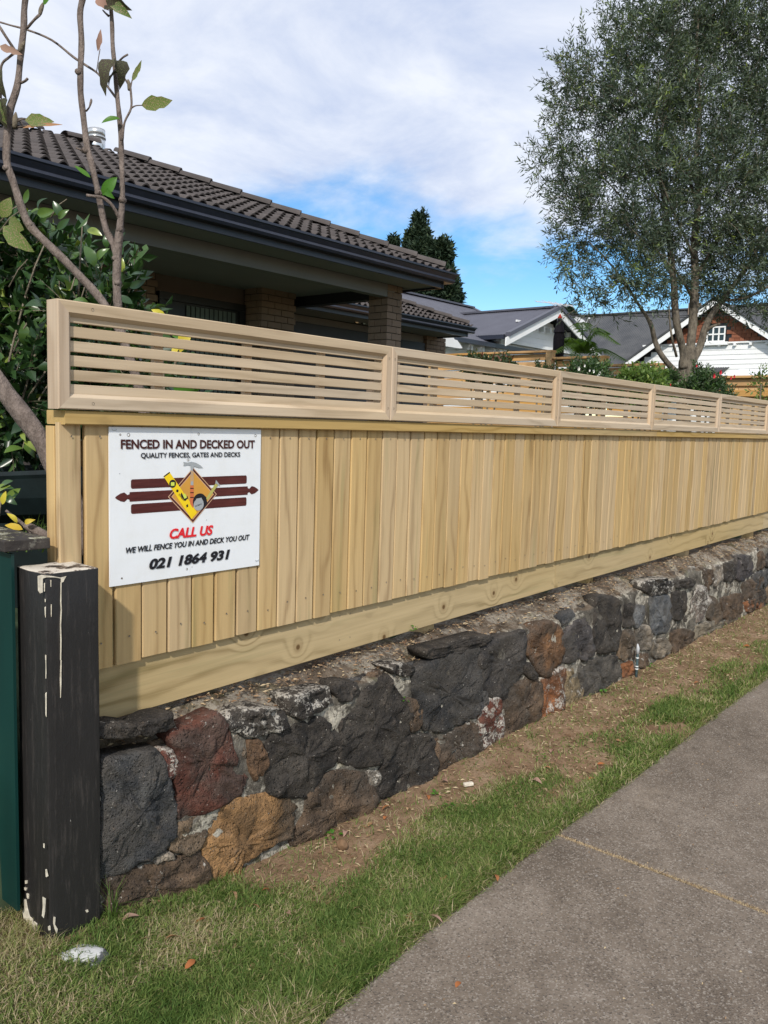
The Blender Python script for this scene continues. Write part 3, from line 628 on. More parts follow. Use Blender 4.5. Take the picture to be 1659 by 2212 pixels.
for s, (fn, c_, lich, poly) in enumerate(ST):
    P2 = []
    for p in poly: q = onY(*fn(p), WY-.012); P2.append((q.x, q.z))
    add_stone(P2, c_, lich, s)
# the rest of the wall, beyond what the photo separates
r_ = random.Random(5); x = 7.1
cols = [GREY, DK, RED, BRN, BR2, (.08, .075, .07), PAL]
for row in range(3):
    x = 7.15+.1*row
    while x < 13.2:
        w_ = r_.uniform(.18, .34); z0 = .03+row*.17; h = .145
        pl = [(x+r_.uniform(0, .03), z0+r_.uniform(0, .02)), (x+w_*.5, z0-.01), (x+w_-.02, z0+r_.uniform(0, .03)), (x+w_, z0+h*.5), (x+w_-r_.uniform(.01, .04), z0+h), (x+w_*.4, z0+h+r_.uniform(-.01, .015)), (x+.01, z0+h-r_.uniform(0, .03)), (x-.01, z0+h*.4)]
        add_stone(pl, r_.choice(cols), r_.uniform(.05, .5), 200+int(x*31)+row); x += w_+.015
# small filler stones in the mortar
for k in range(170):
    x = r_.uniform(1.22, 7.2); z = r_.uniform(.05, .49); s_ = r_.uniform(.010, .026)
    pl = [(x+s_*math.cos(a)*r_.uniform(.7, 1.2), z+s_*1.1*math.sin(a)*r_.uniform(.7, 1.2)) for a in np.linspace(0, 2*math.pi, 7, endpoint=False)]
    add_stone(pl, r_.choice([DK, BRN, BR2, GREY, PAL, (.15, .12, .09)]), r_.uniform(.1, .5), 400+k, depth=.006, y=WY+.006)
# mortar core: face and top in one rough sheet
def wtop(x): return .525+.022*sm(2.5, 6, x)+.022*noise.noise(Vector((x*2.7, 0, 4)))+.012*noise.noise(Vector((x*8, 0, 7)))
prof = [(.0, -.12)]+[(.0, z) for z in np.linspace(0, .93, 22)]+[(.008, .965), (.022, .99), (.045, 1.01), (.065, 1.035), (.085, 1.06), (.11, 1.085), (.14, 1.10), (.18, 1.10), (.26, 1.10)]
xs3 = np.concatenate([np.arange(1.13, 6.0, .018), np.arange(6.0, 13.3, .05)]); vs = []
for x in xs3:
    t_ = wtop(x)
    for j, (dy, u) in enumerate(prof):
        z = u*t_ if j else -.12
        q = Vector((x*6, dy*30, z*6)); nz = noise.noise(q)*.012+noise.noise(q*3.3)*.008+noise.noise(q*8)*.005
        if dy < .01: vs.append((x, WY-.003+nz*1.25, z))
        else: vs.append((x, WY-.003+dy, z+nz*1.2))
k = len(prof); fs = [(i*k+j, (i+1)*k+j, (i+1)*k+j+1, i*k+j+1) for i in range(len(xs3)-1) for j in range(k-1)]
fs += [tuple(range(k))]
me = mesh_of('mortar', vs, fs, M['mortar'], True); fixn(me); put('mortar', me, (-1.2, -WY, 0), wall)
bpy.data.objects['mortar'].data.transform(Matrix.Identity(4))
# loose flat stones bedded on top of the wall
def slabstone(x, y, sx, sy, h, c_, lich, seed):
    n = 12; vs = []; rr = random.Random(seed)
    rad = [rr.uniform(.75, 1.1) for _ in range(n)]
    for s, z in ((1, -.02), (1.03, h*.45), (.93, h*.95), (.55, h)):
        for i in range(n):
            a = 2*math.pi*i/n; vs.append((math.cos(a)*sx*s*rad[i], math.sin(a)*sy*s*rad[i], z+rr.uniform(-.15, .15)*h))
    vs.append((0, 0, h)); f = [(r*n+i, r*n+(i+1) % n, (r+1)*n+(i+1) % n, (r+1)*n+i) for r in range(3) for i in range(n)]+[(3*n+i, 3*n+(i+1) % n, 4*n) for i in range(n)]
    me = mesh_of('stone', vs, f, M['stone'], True); o = put('stone', me, (x-1.2, y-WY, wtop(x)-.004), wall, (rr.uniform(-.05, .05), rr.uniform(-.05, .05), rr.uniform(-.4, .4))); o.color = (*c_, lich)
for k in range(130):
    x = 1.2+r_.random()**1.3*6.4; slabstone(x, WY+r_.uniform(.03, .13), r_.uniform(.018, .065), r_.uniform(.015, .032), r_.uniform(.006, .020), r_.choice([DK, GREY, BRN, BR2, PAL]), r_.uniform(.1, .6), 700+k)
q_ = onY(1152, 1298, WY+.07); slabstone(q_.x, WY+.06, .05, .022, .022, PAL, .5, 990)
# litter on the wall top and at its foot
def litter(name, n, fn, label, smin, smax, cat='litter'):
    mb = []; tn = []
    V = []; F = []
    for i in range(n):
        x, y, z = fn(); a = rnd.uniform(0, 6.28); l = rnd.uniform(smin, smax); w_ = l*rnd.uniform(.12, .4)
        d = Vector((math.cos(a), math.sin(a), rnd.uniform(-.15, .3))); s_ = Vector((-math.sin(a), math.cos(a), rnd.uniform(-.2, .2)))
        p = Vector((x, y, z)); k = len(V); V += [tuple(p-d*l), tuple(p+s_*w_+Vector((0, 0, .003))), tuple(p+d*l), tuple(p-s_*w_)]; F.append((k, k+1, k+2)); F.append((k, k+2, k+3)); tn += [rnd.random()]*4
    me = mesh_of(name, V, F, M['litter']); at = me.attributes.new('tint', 'FLOAT', 'POINT'); at.data.foreach_set('value', tn)
    return tag(put(name, me), label, cat, None, 'stuff')
def f1():
    x = 1.2+rnd.random()**1.2*8; y = WY+rnd.uniform(.03, .17); return x, y, wtop(x)*(1.0+.1*sm(WY+.03, WY+.12, y))+.012
litter('wall_top_litter', 4200, f1, 'crumbs and dry twigs lying along the top of the stone wall', .003, .014)
def f2():
    x = 1.3+rnd.random()**.8*7; y = WY-rnd.random()**1.2*.5-.03
    return x, max(y, EDGE+.02), gz(x, max(y, EDGE+.02))+.006
litter('verge_litter', 4200, f2, 'dry leaf scraps and clippings scattered over the bare verge soil', .004, .017)
def f3():
    x = rnd.uniform(.9, 5.5); return x, rnd.uniform(.35, EDGE-.02), .009
litter('path_grit', 420, f3, 'tiny clippings and grit scattered on the footpath', .002, .006)
# ------------------------------------------------------------------ timber fence
FX0 = 1.147; PY = 2.095
fence = thing('timber_fence', 'new pale pine paling fence with slatted screens along its top, standing on the stone wall', 'fence', (FX0, PY, .64))
def zpal(x): return float(np.interp(x, [1.15, 1.95, 4.5, 7.9, 13], [.776, .787, .799, .822, .84]))
def zkb(x): return float(np.interp(x, [1.15, 4.02, 7.9, 13], [.608, .641, .664, .685]))
edges = [1.150, 1.228, 1.3206]; gaps = {1: .012}
while edges[-1] < 13.0: edges.append(edges[-1]+.0912+rnd.uniform(-.0012, .0012))
for i in range(len(edges)-1):
    g = .012 if i == 0 else rnd.choice([.005, .006, .007, .009])
    off = rnd.uniform(-.0015, .0015)
    slab('paling', (edges[i], edges[i+1]-g, PY+off, PY+.018+off, zpal(edges[i])+rnd.uniform(-.004, .004), 1.480), M['pine_v'], fence, .0028)
kx = [1.152, 4.02, 7.9, 13.0]
for a, b in zip(kx[:-1], kx[1:]):
    o = slab('kickboard', (a, b-.004, PY+.018+.002, PY+.060, (zkb(a)+zkb(b))/2, (zkb(a)+zkb(b))/2+.178), M['pine_x'], fence, .002); o.rotation_euler = (0, -math.atan((zkb(b)-zkb(a))/(b-a)), 0)
for a, b in ((1.158, 5.2), (5.203, 9.1), (9.103, 13.0)): slab('cap_rail', (a, b, PY-.022, PY+.075, 1.4745, 1.5125), M['pine_cap'], fence, .003)
for z in (.90, 1.36): slab('back_rail', (1.23, 13, PY+.0215, PY+.058, z, z+.07), M['pine_x'], fence)
for x in [FX0]+[2.9+1.6*k for k in range(7)]: slab('fence_post', (x, x+.075, PY+(.0195 if x == FX0 else .062), PY+(.062 if x == FX0 else .14), .25, 1.47), M['pine_v'], fence, .002)
# slatted screens
SJ = [1.134, 2.506, 3.857, 5.088, 6.352, 7.61, 8.87, 10.15, 11.4, 12.7]; SY = PY-.032; S0, S1 = 1.5155, 1.800
def member(x0, x1, side):
    fw, iw, ch, th = .031, .041, .012, .055
    def loop(o_, y): return [(x0+o_, y, S0+o_), (x1-o_, y, S0+o_), (x1-o_, y, S1-o_), (x0+o_, y, S1-o_)]
    ls = [loop(0, SY+.003), loop(.003, SY), loop(fw, SY), loop(iw, SY+ch), loop(iw, SY+th), loop(0, SY+th)]
    a, b = side, (side+1) % 4; v = [l[a] for l in ls]+[l[b] for l in ls]; n = len(ls)
    f = [tuple(range(n)), tuple(range(n, 2*n))[::-1]]+[(i, (i+1) % n, (i+1) % n+n, i+n) for i in range(n)]
    c = tuple(sum(q[k] for q in v)/len(v) for k in range(3)); me = mesh_of('m', shift(v, c), f, M['cedar_x'] if side in (0, 2) else M['cedar_z']); fixn(me)
    put('frame_rail' if side in (0, 2) else 'frame_stile', me, (c[0]-FX0, c[1]-PY, c[2]-.64), fence)
screw_me = None
def screw(x, y, z, r=.0045, parent=fence, nm='screw', mat='screw'):
    global screw_me
    if screw_me is None:
        v = [(math.cos(a)*1, 0, math.sin(a)*1) for a in np.linspace(0, 2*math.pi, 10, endpoint=False)]+[(math.cos(a)*.45, .35, math.sin(a)*.45) for a in np.linspace(0, 2*math.pi, 10, endpoint=False)]
        screw_me = mesh_of('screw', v, [(i, (i+1) % 10, (i+1) % 10+10, i+10) for i in range(10)]+[tuple(range(10, 20))], M['screw'])
    pl = parent.location
    return put(nm, screw_me, (x-pl[0], y-pl[1], z-pl[2]), parent, None, (r, r, r))
for k in range(len(SJ)-1):
    x0, x1 = SJ[k]+(.0005 if k else 0), SJ[k+1]-.0005
    for side in range(4): member(x0, x1, side)
    for j in range(6):
        z = 1.5535+j*.0381; slab('slat', (x0+.0425, x1-.0425, SY+.014, SY+.026, z, z+.0286), M['cedar_x'], fence, .0012)
    nb = 3
    for q in range(1, nb+1):
        bx = x0+(x1-x0)*q/(nb+1)-.03
        slab('batten', (bx, bx+.030, SY+.0275, SY+.044, 1.558, 1.757), M['cedar_z'], fence)
    for sx in (x0+.10 if k == 0 else x0+.017, x1-.017):
        for sz in (S0+.017, S1-.017):
            screw(sx, SY-.0008, sz+(.03 if sz < 1.6 and not(k == 0 and sx < 2) else (-.03 if not(k == 0 and sx < 2) else 0)), .0042)
for i in range(40):
    xm = (edges[i]+edges[i+1])/2-.003
    screw(xm, PY-.0035, 1.455-.012, .0030); screw(xm, PY-.0035, .86+rnd.uniform(-.01, .01), .0030)
for z in (.670, .765):
    for x in (3.985, 4.06, 2.30, 2.36): screw(x, PY+.0192, z, .0032)
# ------------------------------------------------------------------ sign
def zs(p): return (219.4+p[0]*.2315, 877.8+p[1]*.2315)
SGY = PY-.0065
def sg(x, y): q = onY(*zs((x, y)), SGY); return q.x, q.z
cs = [sg(78, 192), sg(1495, 215), sg(1468, 1482), sg(73, 1687)]
sx0 = (cs[0][0]+cs[3][0])/2; sx1 = (cs[1][0]+cs[2][0])/2; sz1 = (cs[0][1]+cs[1][1])/2; sz0 = (cs[2][1]+cs[3][1])/2
sz1 = min(sz1, 1.4735)
sign = thing('company_sign', 'white square fencing company sign with brown logo screwed to the palings', 'sign', (sx0, SGY, sz0))
SW, SH = sx1-sx0, sz1-sz0
def toS(x, y):
    """zoom pixel to sign coordinates, corrected so that the four measured corners give the rectangle"""
    X, Z = sg(x, y); return X-sx0, Z-sz0
fold = (sg(840, 200)[0]+sg(828, 1570)[0])/2-sx0
mb = MB()
mb.box(0, fold-.0006, 0, .004, 0, SH); mb.box(fold+.0006, SW, 0, .004, 0, SH); mb.box(fold-.0007, fold+.0007, .0012, .004, 0, SH)
me = mesh_of('panel', mb.v, mb.f, M['sign']); put('panel', me, (0, 0, 0), sign)
lay = [0]
def flat(name, poly, mat, layer, parent=sign, closed_sub=None):
    pts = [toS(*p) for p in poly]
    return flat_s(name, pts, mat, layer, parent)
def flat_s(name, pts, mat, layer, parent=sign):
    y = -.0003*layer-.0004; cx = sum(p[0] for p in pts)/len(pts); cz = sum(p[1] for p in pts)/len(pts)
    me = mesh_of(name, [(p[0]-cx, 0, p[1]-cz) for p in pts], [tuple(range(len(pts)))], mat)
    bm = bmesh.new(); bm.from_mesh(me); bmesh.ops.triangulate(bm, faces=bm.faces); bm.normal_update()
    for fc in bm.faces:
        if fc.normal.y > 0: fc.normal_flip()
    bm.to_mesh(me); bm.free()
    base = (cx, y, cz)
    if parent is not sign: base = (cx-parent.location[0], y-parent.location[1], cz-parent.location[2])
    return put(name, me, base, parent)
def rrect(x0, z0, x1, z1, r, n=5):
    o = []
    for cx_, cz_, a0 in ((x1-r, z1-r, 0), (x0+r, z1-r, 90), (x0+r, z0+r, 180), (x1-r, z0+r, 270)):
        o += [(cx_+r*math.cos(math.radians(a0+90*i/n)), cz_+r*math.sin(math.radians(a0+90*i/n))) for i in range(n+1)]
    return o
def ell(cx_, cz_, rx, rz, n=24, rot=0): return [(cx_+rx*math.cos(a)*math.cos(rot)-rz*math.sin(a)*math.sin(rot), cz_+rx*math.cos(a)*math.sin(rot)+rz*math.sin(a)*math.cos(rot)) for a in np.linspace(0, 2*math.pi, n, endpoint=False)]
def text(body, pl, pr, ht, mat, bold=.0, shear=0., name='lettering', layer=6):
    """pl, pr: zoom pixels of the baseline's ends; ht cap height in sign metres"""
    a = toS(*pl); b = toS(*pr)
    cu = bpy.data.curves.new('t', 'FONT'); cu.body = body; cu.size = 1; cu.offset = bold; cu.shear = shear; cu.extrude = 0; cu.resolution_u = 3
    to = bpy.data.objects.new('t', cu); COL.objects.link(to); dg = bpy.context.evaluated_depsgraph_get()
    me = bpy.data.meshes.new_from_object(to.evaluated_get(dg)); bpy.data.objects.remove(to)
    co = np.empty(len(me.vertices)*3); me.vertices.foreach_get('co', co); co = co.reshape(-1, 3)
    x0, x1 = co[:, 0].min(), co[:, 0].max(); H = .69
    X = (co[:, 0]-x0)/(x1-x0)*(b[0]-a[0]); Z = co[:, 1]/H*ht
    new = np.stack([X, np.zeros(len(X)), Z], 1); me.vertices.foreach_set('co', new.reshape(-1)); me.materials.clear(); me.materials.append(mat); me.update()
    zc = (a[1]+b[1])/2
    return put(name, me, (a[0], -.0003*layer-.0004, zc), sign)
def hh(p, q): return abs(toS(*p)[1]-toS(*q)[1])
text('FENCED IN AND DECKED OUT', (178, 393), (1428, 388), hh((200, 393), (200, 312)), M['ink_brown'], .032)
text('QUALITY FENCES, GATES AND DECKS', (365, 478), (1292, 470), hh((640, 478), (640, 434)), M['ink_black'], .024)
text('CALL US', (633, 1230), (1040, 1196), hh((700, 1230), (700, 1145)), M['ink_red'], .04, .22)
text('WE WILL FENCE YOU IN AND DECK YOU OUT', (225, 1368), (1380, 1243), hh((500, 1340), (500, 1290)), M['ink_black'], .03, .22)
text('021 1864 931', (443, 1515), (1197, 1420), hh((640, 1480), (640, 1395)), M['ink_black'], .048, .22)
# logo: three boards, the middle one with pointed turned ends
def board(x0, x1, yl, yr, hgt):
    a = toS(x0, yl); b = toS(x1, yr); z = (a[1]+b[1])/2; return a[0], b[0], z
zt1 = (toS(800, 665)[1]); zb1 = toS(800, 748)[1]
rows_ = []
for top, bot in (((275, 685), (275, 770)), ((275, 800), (275, 886)), ((275, 915), (275, 1003))): rows_.append((toS(*top)[1], toS(*bot)[1]))
rr_ = []
for top, bot in (((1355, 640), (1355, 720)), ((1355, 745), (1355, 828)), ((1350, 846), (1350, 928))): rr_.append((toS(*top)[1], toS(*bot)[1]))
bx0 = toS(275, 800)[0]; bx1 = toS(1355, 740)[0]
for k in range(3):
    zt = (rows_[k][0]+rr_[k][0])/2; zb = (rows_[k][1]+rr_[k][1])/2
    if k != 1: flat_s('board', rrect(bx0, zb, bx1, zt, .006), M['ink_board'], 1)
    else:
        zc = (zt+zb)/2; hb = (zt-zb)/2
        end = [(.0, hb), (-.004, hb), (-.005, hb*.55), (-.012, hb*.42), (-.017, hb*.75), (-.022, hb*.98), (-.034, hb*.8), (-.046, hb*.35), (-.052, 0)]
        L_ = [(bx0+p[0], zc+p[1]) for p in end]+[(bx0+p[0], zc-p[1]) for p in end[::-1][1:]]
        R_ = [(bx1-p[0], zc-p[1]) for p in end]+[(bx1-p[0], zc+p[1]) for p in end[::-1][1:]]
        flat_s('board', L_+R_, M['ink_board'], 1)
dc = [toS(850, 570), toS(1075, 815), toS(842, 1092), toS(620, 843)]
dcx = (dc[1][0]+dc[3][0])/2; dcz = (dc[0][1]+dc[2][1])/2; dw = (dc[1][0]-dc[3][0])/2; dh = (dc[0][1]-dc[2][1])/2
for k, (s_, m_) in enumerate(((1, 'ink_pale'), (.965, 'ink_board'), (.87, 'ink_pale'), (.84, 'ink_ochre'))):
    flat_s('diamond_border' if k < 3 else 'diamond', [(dcx, dcz+dh*s_), (dcx+dw*s_, dcz), (dcx, dcz-dh*s_), (dcx-dw*s_, dcz)], M[m_], 2+k*.4)
# spirit level
lv = flat('level_drawing', [(576, 652), (632, 610), (890, 990), (838, 1052)], M['ink_yellow'], 4.4)
flat('level_end', [(576, 652), (632, 610), (638, 620), (582, 662)], M['ink_black'], 4.8)
for (cx_, cy_, r1) in ((662, 722, .0125), (706, 788, .0045)):
    q = toS(cx_, cy_); flat_s('vial_ring', ell(*q, r1, r1), M['ink_black'], 4.9)
q = toS(662, 724); flat_s('vial', rrect(q[0]-.0065, q[1]-.0055, q[0]+.0065, q[1]+.0055, .002), M['ink_lime'], 5.3)
flat('vial_frame', [(744, 802), (770, 850), (800, 836), (806, 858), (776, 885), (736, 830)], M['ink_black'], 4.9); flat('vial', [(755, 822), (778, 812), (795, 850), (772, 862)], M['ink_lime'], 5.4)
flat('level_mark', [(788, 920), (805, 912), (808, 935), (792, 944)], M['ink_black'], 4.9)
# brand word along the level
def text_rot(body, p0, p1, h, mat, bold=.02, layer=5.4):
    a = Vector((*toS(*p0),)); b = Vector((*toS(*p1),)); cu = bpy.data.curves.new('t', 'FONT'); cu.body = body; cu.size = 1; cu.offset = bold; cu.resolution_u = 2
    to = bpy.data.objects.new('t', cu); COL.objects.link(to); me = bpy.data.meshes.new_from_object(to.evaluated_get(bpy.context.evaluated_depsgraph_get())); bpy.data.objects.remove(to)
    co = np.empty(len(me.vertices)*3); me.vertices.foreach_get('co', co); co = co.reshape(-1, 3); d = (b-a); ln = d.length; d.normalize(); nrm_ = Vector((-d.y, d.x))
    u = (co[:, 0]-co[:, 0].min())/(co[:, 0].max()-co[:, 0].min())*ln; v = co[:, 1]/.69*h
    me.vertices.foreach_set('co', np.stack([u*d.x+v*nrm_.x, np.zeros(len(u)), u*d.y+v*nrm_.y], 1).reshape(-1)); me.materials.clear(); me.materials.append(mat); me.update()
    put('lettering', me, (a.x, -.0003*layer-.0004, a.y), sign)
text_rot('STABILA', (716, 826), (764, 884), .0060, M['ink_black'])
# hammer
flat('hammer_head', [(760, 518), (800, 524), (835, 516), (880, 526), (925, 552), (945, 574), (900, 572), (862, 560), (852, 585), (832, 585), (828, 552), (800, 548), (762, 556), (768, 537)], M['ink_grey'], 4.6)
flat('hammer_shaft', [(833, 583), (852, 583), (856, 735), (830, 735)], M['ink_grey'], 4.7); flat('hammer_shaft_stripe', [(838, 600), (847, 600), (848, 700), (836, 700)], M['ink_ochre'], 5.0)
flat('hammer_grip', [(826, 738), (858, 738), (860, 905), (850, 950), (824, 905)], M['ink_orange'], 4.7)
for yy in (760, 800, 845): flat('grip_band', [(826, yy), (858, yy), (859, yy+10), (825, yy+10)], M['ink_brown'], 5.0)
# tape measure
q = toS(915, 890); flat_s('tape_case', ell(q[0], q[1], .0265, .0265), M['ink_black'], 4.8)
flat('tape_case_side', [(905, 835), (945, 822), (975, 845), (985, 900), (960, 940)], M['ink_black'], 4.85)
q = toS(905, 905); flat_s('tape_face', ell(q[0], q[1]-.004, .0195, .0185), M['ink_grey'], 5.2)
flat('tape_face_mark', [(880, 862), (930, 852), (950, 890), (930, 895), (915, 872), (882, 880)], M['ink_grey'], 5.3)
flat('tape_blade', [(972, 860), (992, 872), (1085, 735), (1062, 718)], M['ink_tape'], 4.6); flat('tape_hook', [(1066, 686), (1082, 706), (1106, 738), (1094, 742), (1070, 720), (1060, 722)], M['ink_grey'], 4.9)
text_rot('FATMAX', (872, 940), (935, 915), .0045, M['ink_black'], .02, 5.6)
# fixings
for p, r in (((252, 265), .0052), ((906, 257), .0038), ((1436, 272), .0048), ((808, 500), .0042), ((797, 1518), .0035), ((175, 264), .003), ((190, 1604), .0028)):
    q = toS(*p); screw(sx0+q[0], SGY-.001, sz0+q[1], r, sign, 'screw')
for p in ((118, 222), (1450, 1438)):
    q = toS(*p); mb = MB(); mb.tube([(q[0]-.007, -.001, q[1]+.003), (q[0]-.006, -.002, q[1]), (q[0]+.006, -.002, q[1]), (q[0]+.007, -.001, q[1]+.003)], .0007, 5); me = mesh_of('staple', mb.v, mb.f, M['ink_grey']); put('staple', me, (0, 0, 0), sign)
for p in ((170, 628), (455, 1290), (845, 1498), (980, 1060)):
    q = toS(*p); flat_s('scuff', ell(q[0], q[1], .002, .0014, 8), M['ink_grey'], 1)
# ------------------------------------------------------------------ black post, green sheet fence, cap board
q0 = onY(98, 1240, 1.97); pz = q0.z
post = thing('black_gate_post', 'square black timber post with peeling cream paint at the left end of the wall', 'post', (q0.x, 1.97, 0))
def rough_box(x0, x1, y0, y1, z0, z1, nx, ny, nz, amp=.0015, chm=.004, seed=0, lipz=False):
    bm = bmesh.new(); bmesh.ops.create_cube(bm, size=1)
    for v in bm.verts: v.co = Vector((x0+(v.co.x+.5)*(x1-x0), y0+(v.co.y+.5)*(y1-y0), z0+(v.co.z+.5)*(z1-z0)))
    bmesh.ops.bevel(bm, geom=list(bm.edges), offset=chm, segments=2, profile=.5, affect='EDGES')
    bmesh.ops.subdivide_edges(bm, edges=[e for e in bm.edges if e.calc_length() > .04], cuts=6, use_grid_fill=True)
    for v in bm.verts:
        q = v.co*18+Vector((seed, 0, 0)); v.co += Vector((noise.noise(q), noise.noise(q+Vector((5, 5, 5))), noise.noise(q+Vector((9, 1, 3)))))*amp
    me = bpy.data.meshes.new('b'); bmesh.ops.triangulate(bm, faces=[f for f in bm.faces if len(f.verts) > 4]); bm.to_mesh(me); bm.free(); return me
me = rough_box(0, .150, 0, .150, -.1, pz, 5, 5, 20, .0022); me.materials.append(M['post']); me.polygons.foreach_set('use_smooth', [True]*len(me.polygons)); put('post_shaft', me, (0, 0, 0), post)
# filler strips and drips
def postpt(x, y, face='f'):
    if face == 'f': q = onY(x, y, 1.97-.002); return (q.x-q0.x, -.0028, q.z)
    q = onX(x, y, q0.x-.001); return (-.0028, q.y-1.97, q.z)
def zP(p): return (p[0]*.1653, 1152+p[1]*.1653)
def chips(lst, face, nm='paint_chip'):
    for poly in lst:
        pts = [postpt(*zP(p), face) for p in poly]; n = len(pts); th = (0, .003, 0) if face == 'f' else (.003, 0, 0)
        v = pts+[tuple(p[i]+th[i] for i in range(3)) for p in pts]
        me = mesh_of(nm, v, [tuple(range(n)), tuple(range(n, 2*n))[::-1]]+[(i, (i+1) % n, (i+1) % n+n, i+n) for i in range(n)], M['chip']); fixn(me); put(nm, me, (0, 0, 0), post)
chips([[(555, 545), (700, 560), (800, 580), (870, 560), (845, 600), (830, 635), (803, 645), (800, 590), (700, 575), (610, 575), (560, 590), (560, 770), (525, 785), (505, 750), (500, 560)],
       [(797, 640), (806, 640), (803, 900), (810, 1000), (800, 1200), (806, 1400), (801, 1659), (793, 1659), (796, 1400), (791, 1200), (800, 1000), (795, 900)],
       [(582, 650), (590, 650), (588, 760), (583, 760)], [(592, 860), (600, 860), (598, 900), (594, 900)], [(590, 970), (601, 960), (600, 1100), (594, 1060)], [(598, 1590), (607, 1590), (606, 1659), (600, 1659)],
       [(663, 610), (672, 610), (671, 700), (667, 700)], [(672, 930), (678, 930), (676, 1090), (672, 1060)]], 'f')
chips([[(800, 1659), (806, 1659), (803, 2000), (796, 2150), (790, 1900)], [(604, 1659), (608, 1800), (604, 1900)], [(600, 2100), (612, 2080), (610, 2400), (603, 2380)]], 'f')
chips([[(505, 3660), (520, 3560), (545, 3700), (600, 3780), (640, 3900), (600, 3900), (560, 3840)]][:0], 'f')
def zR(p): return (p[0]*.1984, 1810.4+p[1]*.1984)
def chips2(lst, face):
    for poly in lst:
        pts = [postpt(*zR(p), face) for p in poly]; n = len(pts); th = (0, .003, 0) if face == 'f' else (.003, 0, 0)
        v = pts+[tuple(p[i]+th[i] for i in range(3)) for p in pts]
        me = mesh_of('paint_chip', v, [tuple(range(n)), tuple(range(n, 2*n))[::-1]]+[(i, (i+1) % n, (i+1) % n+n, i+n) for i in range(n)], M['chip']); fixn(me); put('paint_chip', me, (0, 0, 0), post)
chips2([[(262, 660), (285, 670), (300, 760), (325, 850), (360, 880), (375, 960), (340, 1000), (300, 900), (265, 860), (255, 800), (270, 760)], [(280, 460), (300, 460), (298, 495), (282, 495)], [(272, 535), (298, 545), (290, 570), (275, 560)], [(296, 600), (316, 610), (315, 660), (302, 650)], [(376, 905), (408, 930), (405, 1010), (375, 990)]], 's')
chips2([[(500, 345), (512, 340), (528, 410), (505, 425)], [(590, 860), (606, 860), (600, 940), (630, 990), (620, 1040), (600, 990), (585, 930)], [(528, 965), (550, 955), (552, 1000), (532, 1005)], [(935, 790), (960, 780), (965, 800), (945, 810)], [(478, 60), (488, 60), (486, 110), (478, 105)], [(470, 640), (500, 655), (495, 740), (492, 800), (478, 870), (462, 850), (472, 760)]], 'f')
cap = thing('cap_board', 'lichen spotted black cap board resting behind the black post at the left edge', 'board', (q0.x-.05, 2.05, 1.145))
me = rough_box(-.0, .125, 0, 2.4, 0, .030, 5, 5, 5, .0022, .003, 4); me.materials.append(M['cap']); put('board', me, (0, .03, 0), cap)
gf = thing('green_sheet_fence', 'dark green metal sheet fence at the left edge below the black cap board', 'fence', (.97, 2.1, .1))
mb = MB()
for k in range(11):
    y = 2.09+k*.2; mb.box(q0.x-.028, q0.x-.020, y, y+.185, .16, 1.138); mb.box(q0.x-.026, q0.x-.018, y+.185, y+.2, .16, 1.138)
mb.build('sheet', M['greensheet'], gf)
# trough and fallen boughs behind the fence end
p0 = atD(-60, 1028, 3.45); p1 = atD(150, 1020, 3.3)
tr = thing('garden_trough', 'dark green metal trough lying in shade behind the fence end', 'trough', tuple(p0))
mb = MB(); d = (p1-p0).normalized(); s_ = Vector((-d.y, d.x, 0)).normalized(); prof_ = [(-.05, 0), (.0, .012), (.006, -.005), (.0, -.02), (-.01, -.10), (-.04, -.17), (-.10, -.21)]
v = [p+(-s_)*a*-1+Vector((0, 0, b)) for p in (p0, p1) for a, b in [(-x_, z_) for x_, z_ in prof_]]
n = len(prof_); mb.add(v, [(i, i+1, n+i+1, n+i) for i in range(n-1)]); mb.build('trough_side', M['hoop'], tr)
mb = MB(); a_ = [p+s_*(.22)+Vector((0, 0, b)) for p in (p0, p1) for b in (0, -.3)]; mb.quad(a_[0], a_[2], a_[3], a_[1]); mb.build('trough_back', M['hoop'], tr)
# yellow leaves, fallen bough by the cap board
def leafmesh(mat, L_=1., W_=.4, fold=.25, curl=.2, ser=0., jag=0, seed=0):
    rr = random.Random(seed); n = 7; v = []; f = []
    for i in range(n+1):
        t = i/n; w_ = W_*.5*math.sin(math.pi*t**.85)**.8 if 0 < i < n else .004
        w1 = w_*(1+(rr.uniform(-jag, jag))); w2 = w_*(1+rr.uniform(-jag, jag)); z = curl*math.sin(t*math.pi*.9)*.5-curl*t*t
        v += [(t*L_, -w1, z*L_+fold*w1), (t*L_, 0, z*L_), (t*L_, w2, z*L_+fold*w2)]
    for i in range(n):
        a = i*3; f += [(a, a+3, a+4, a+1), (a+1, a+4, a+5, a+2)]
    return mesh_of('leaf', v, f, mat, True)
def orient(d, up=Vector((0, 0, 1)), roll=0):
    x = d.normalized(); y = up.cross(x)
    if y.length < 1e-3: y = Vector((0, 1, 0))
    y.normalize(); z = x.cross(y); mt = Matrix((x, y, z)).transposed(); return (mt @ Matrix.Rotation(roll, 3, 'X')).to_euler()
# ------------------------------------------------------------------ brick house
HX0 = -1.0
house = thing('brick_house', 'brown brick bungalow with dark tiled hip roofs, navy gutters and shaded porch', 'house', (8.2, 6.86, .6))
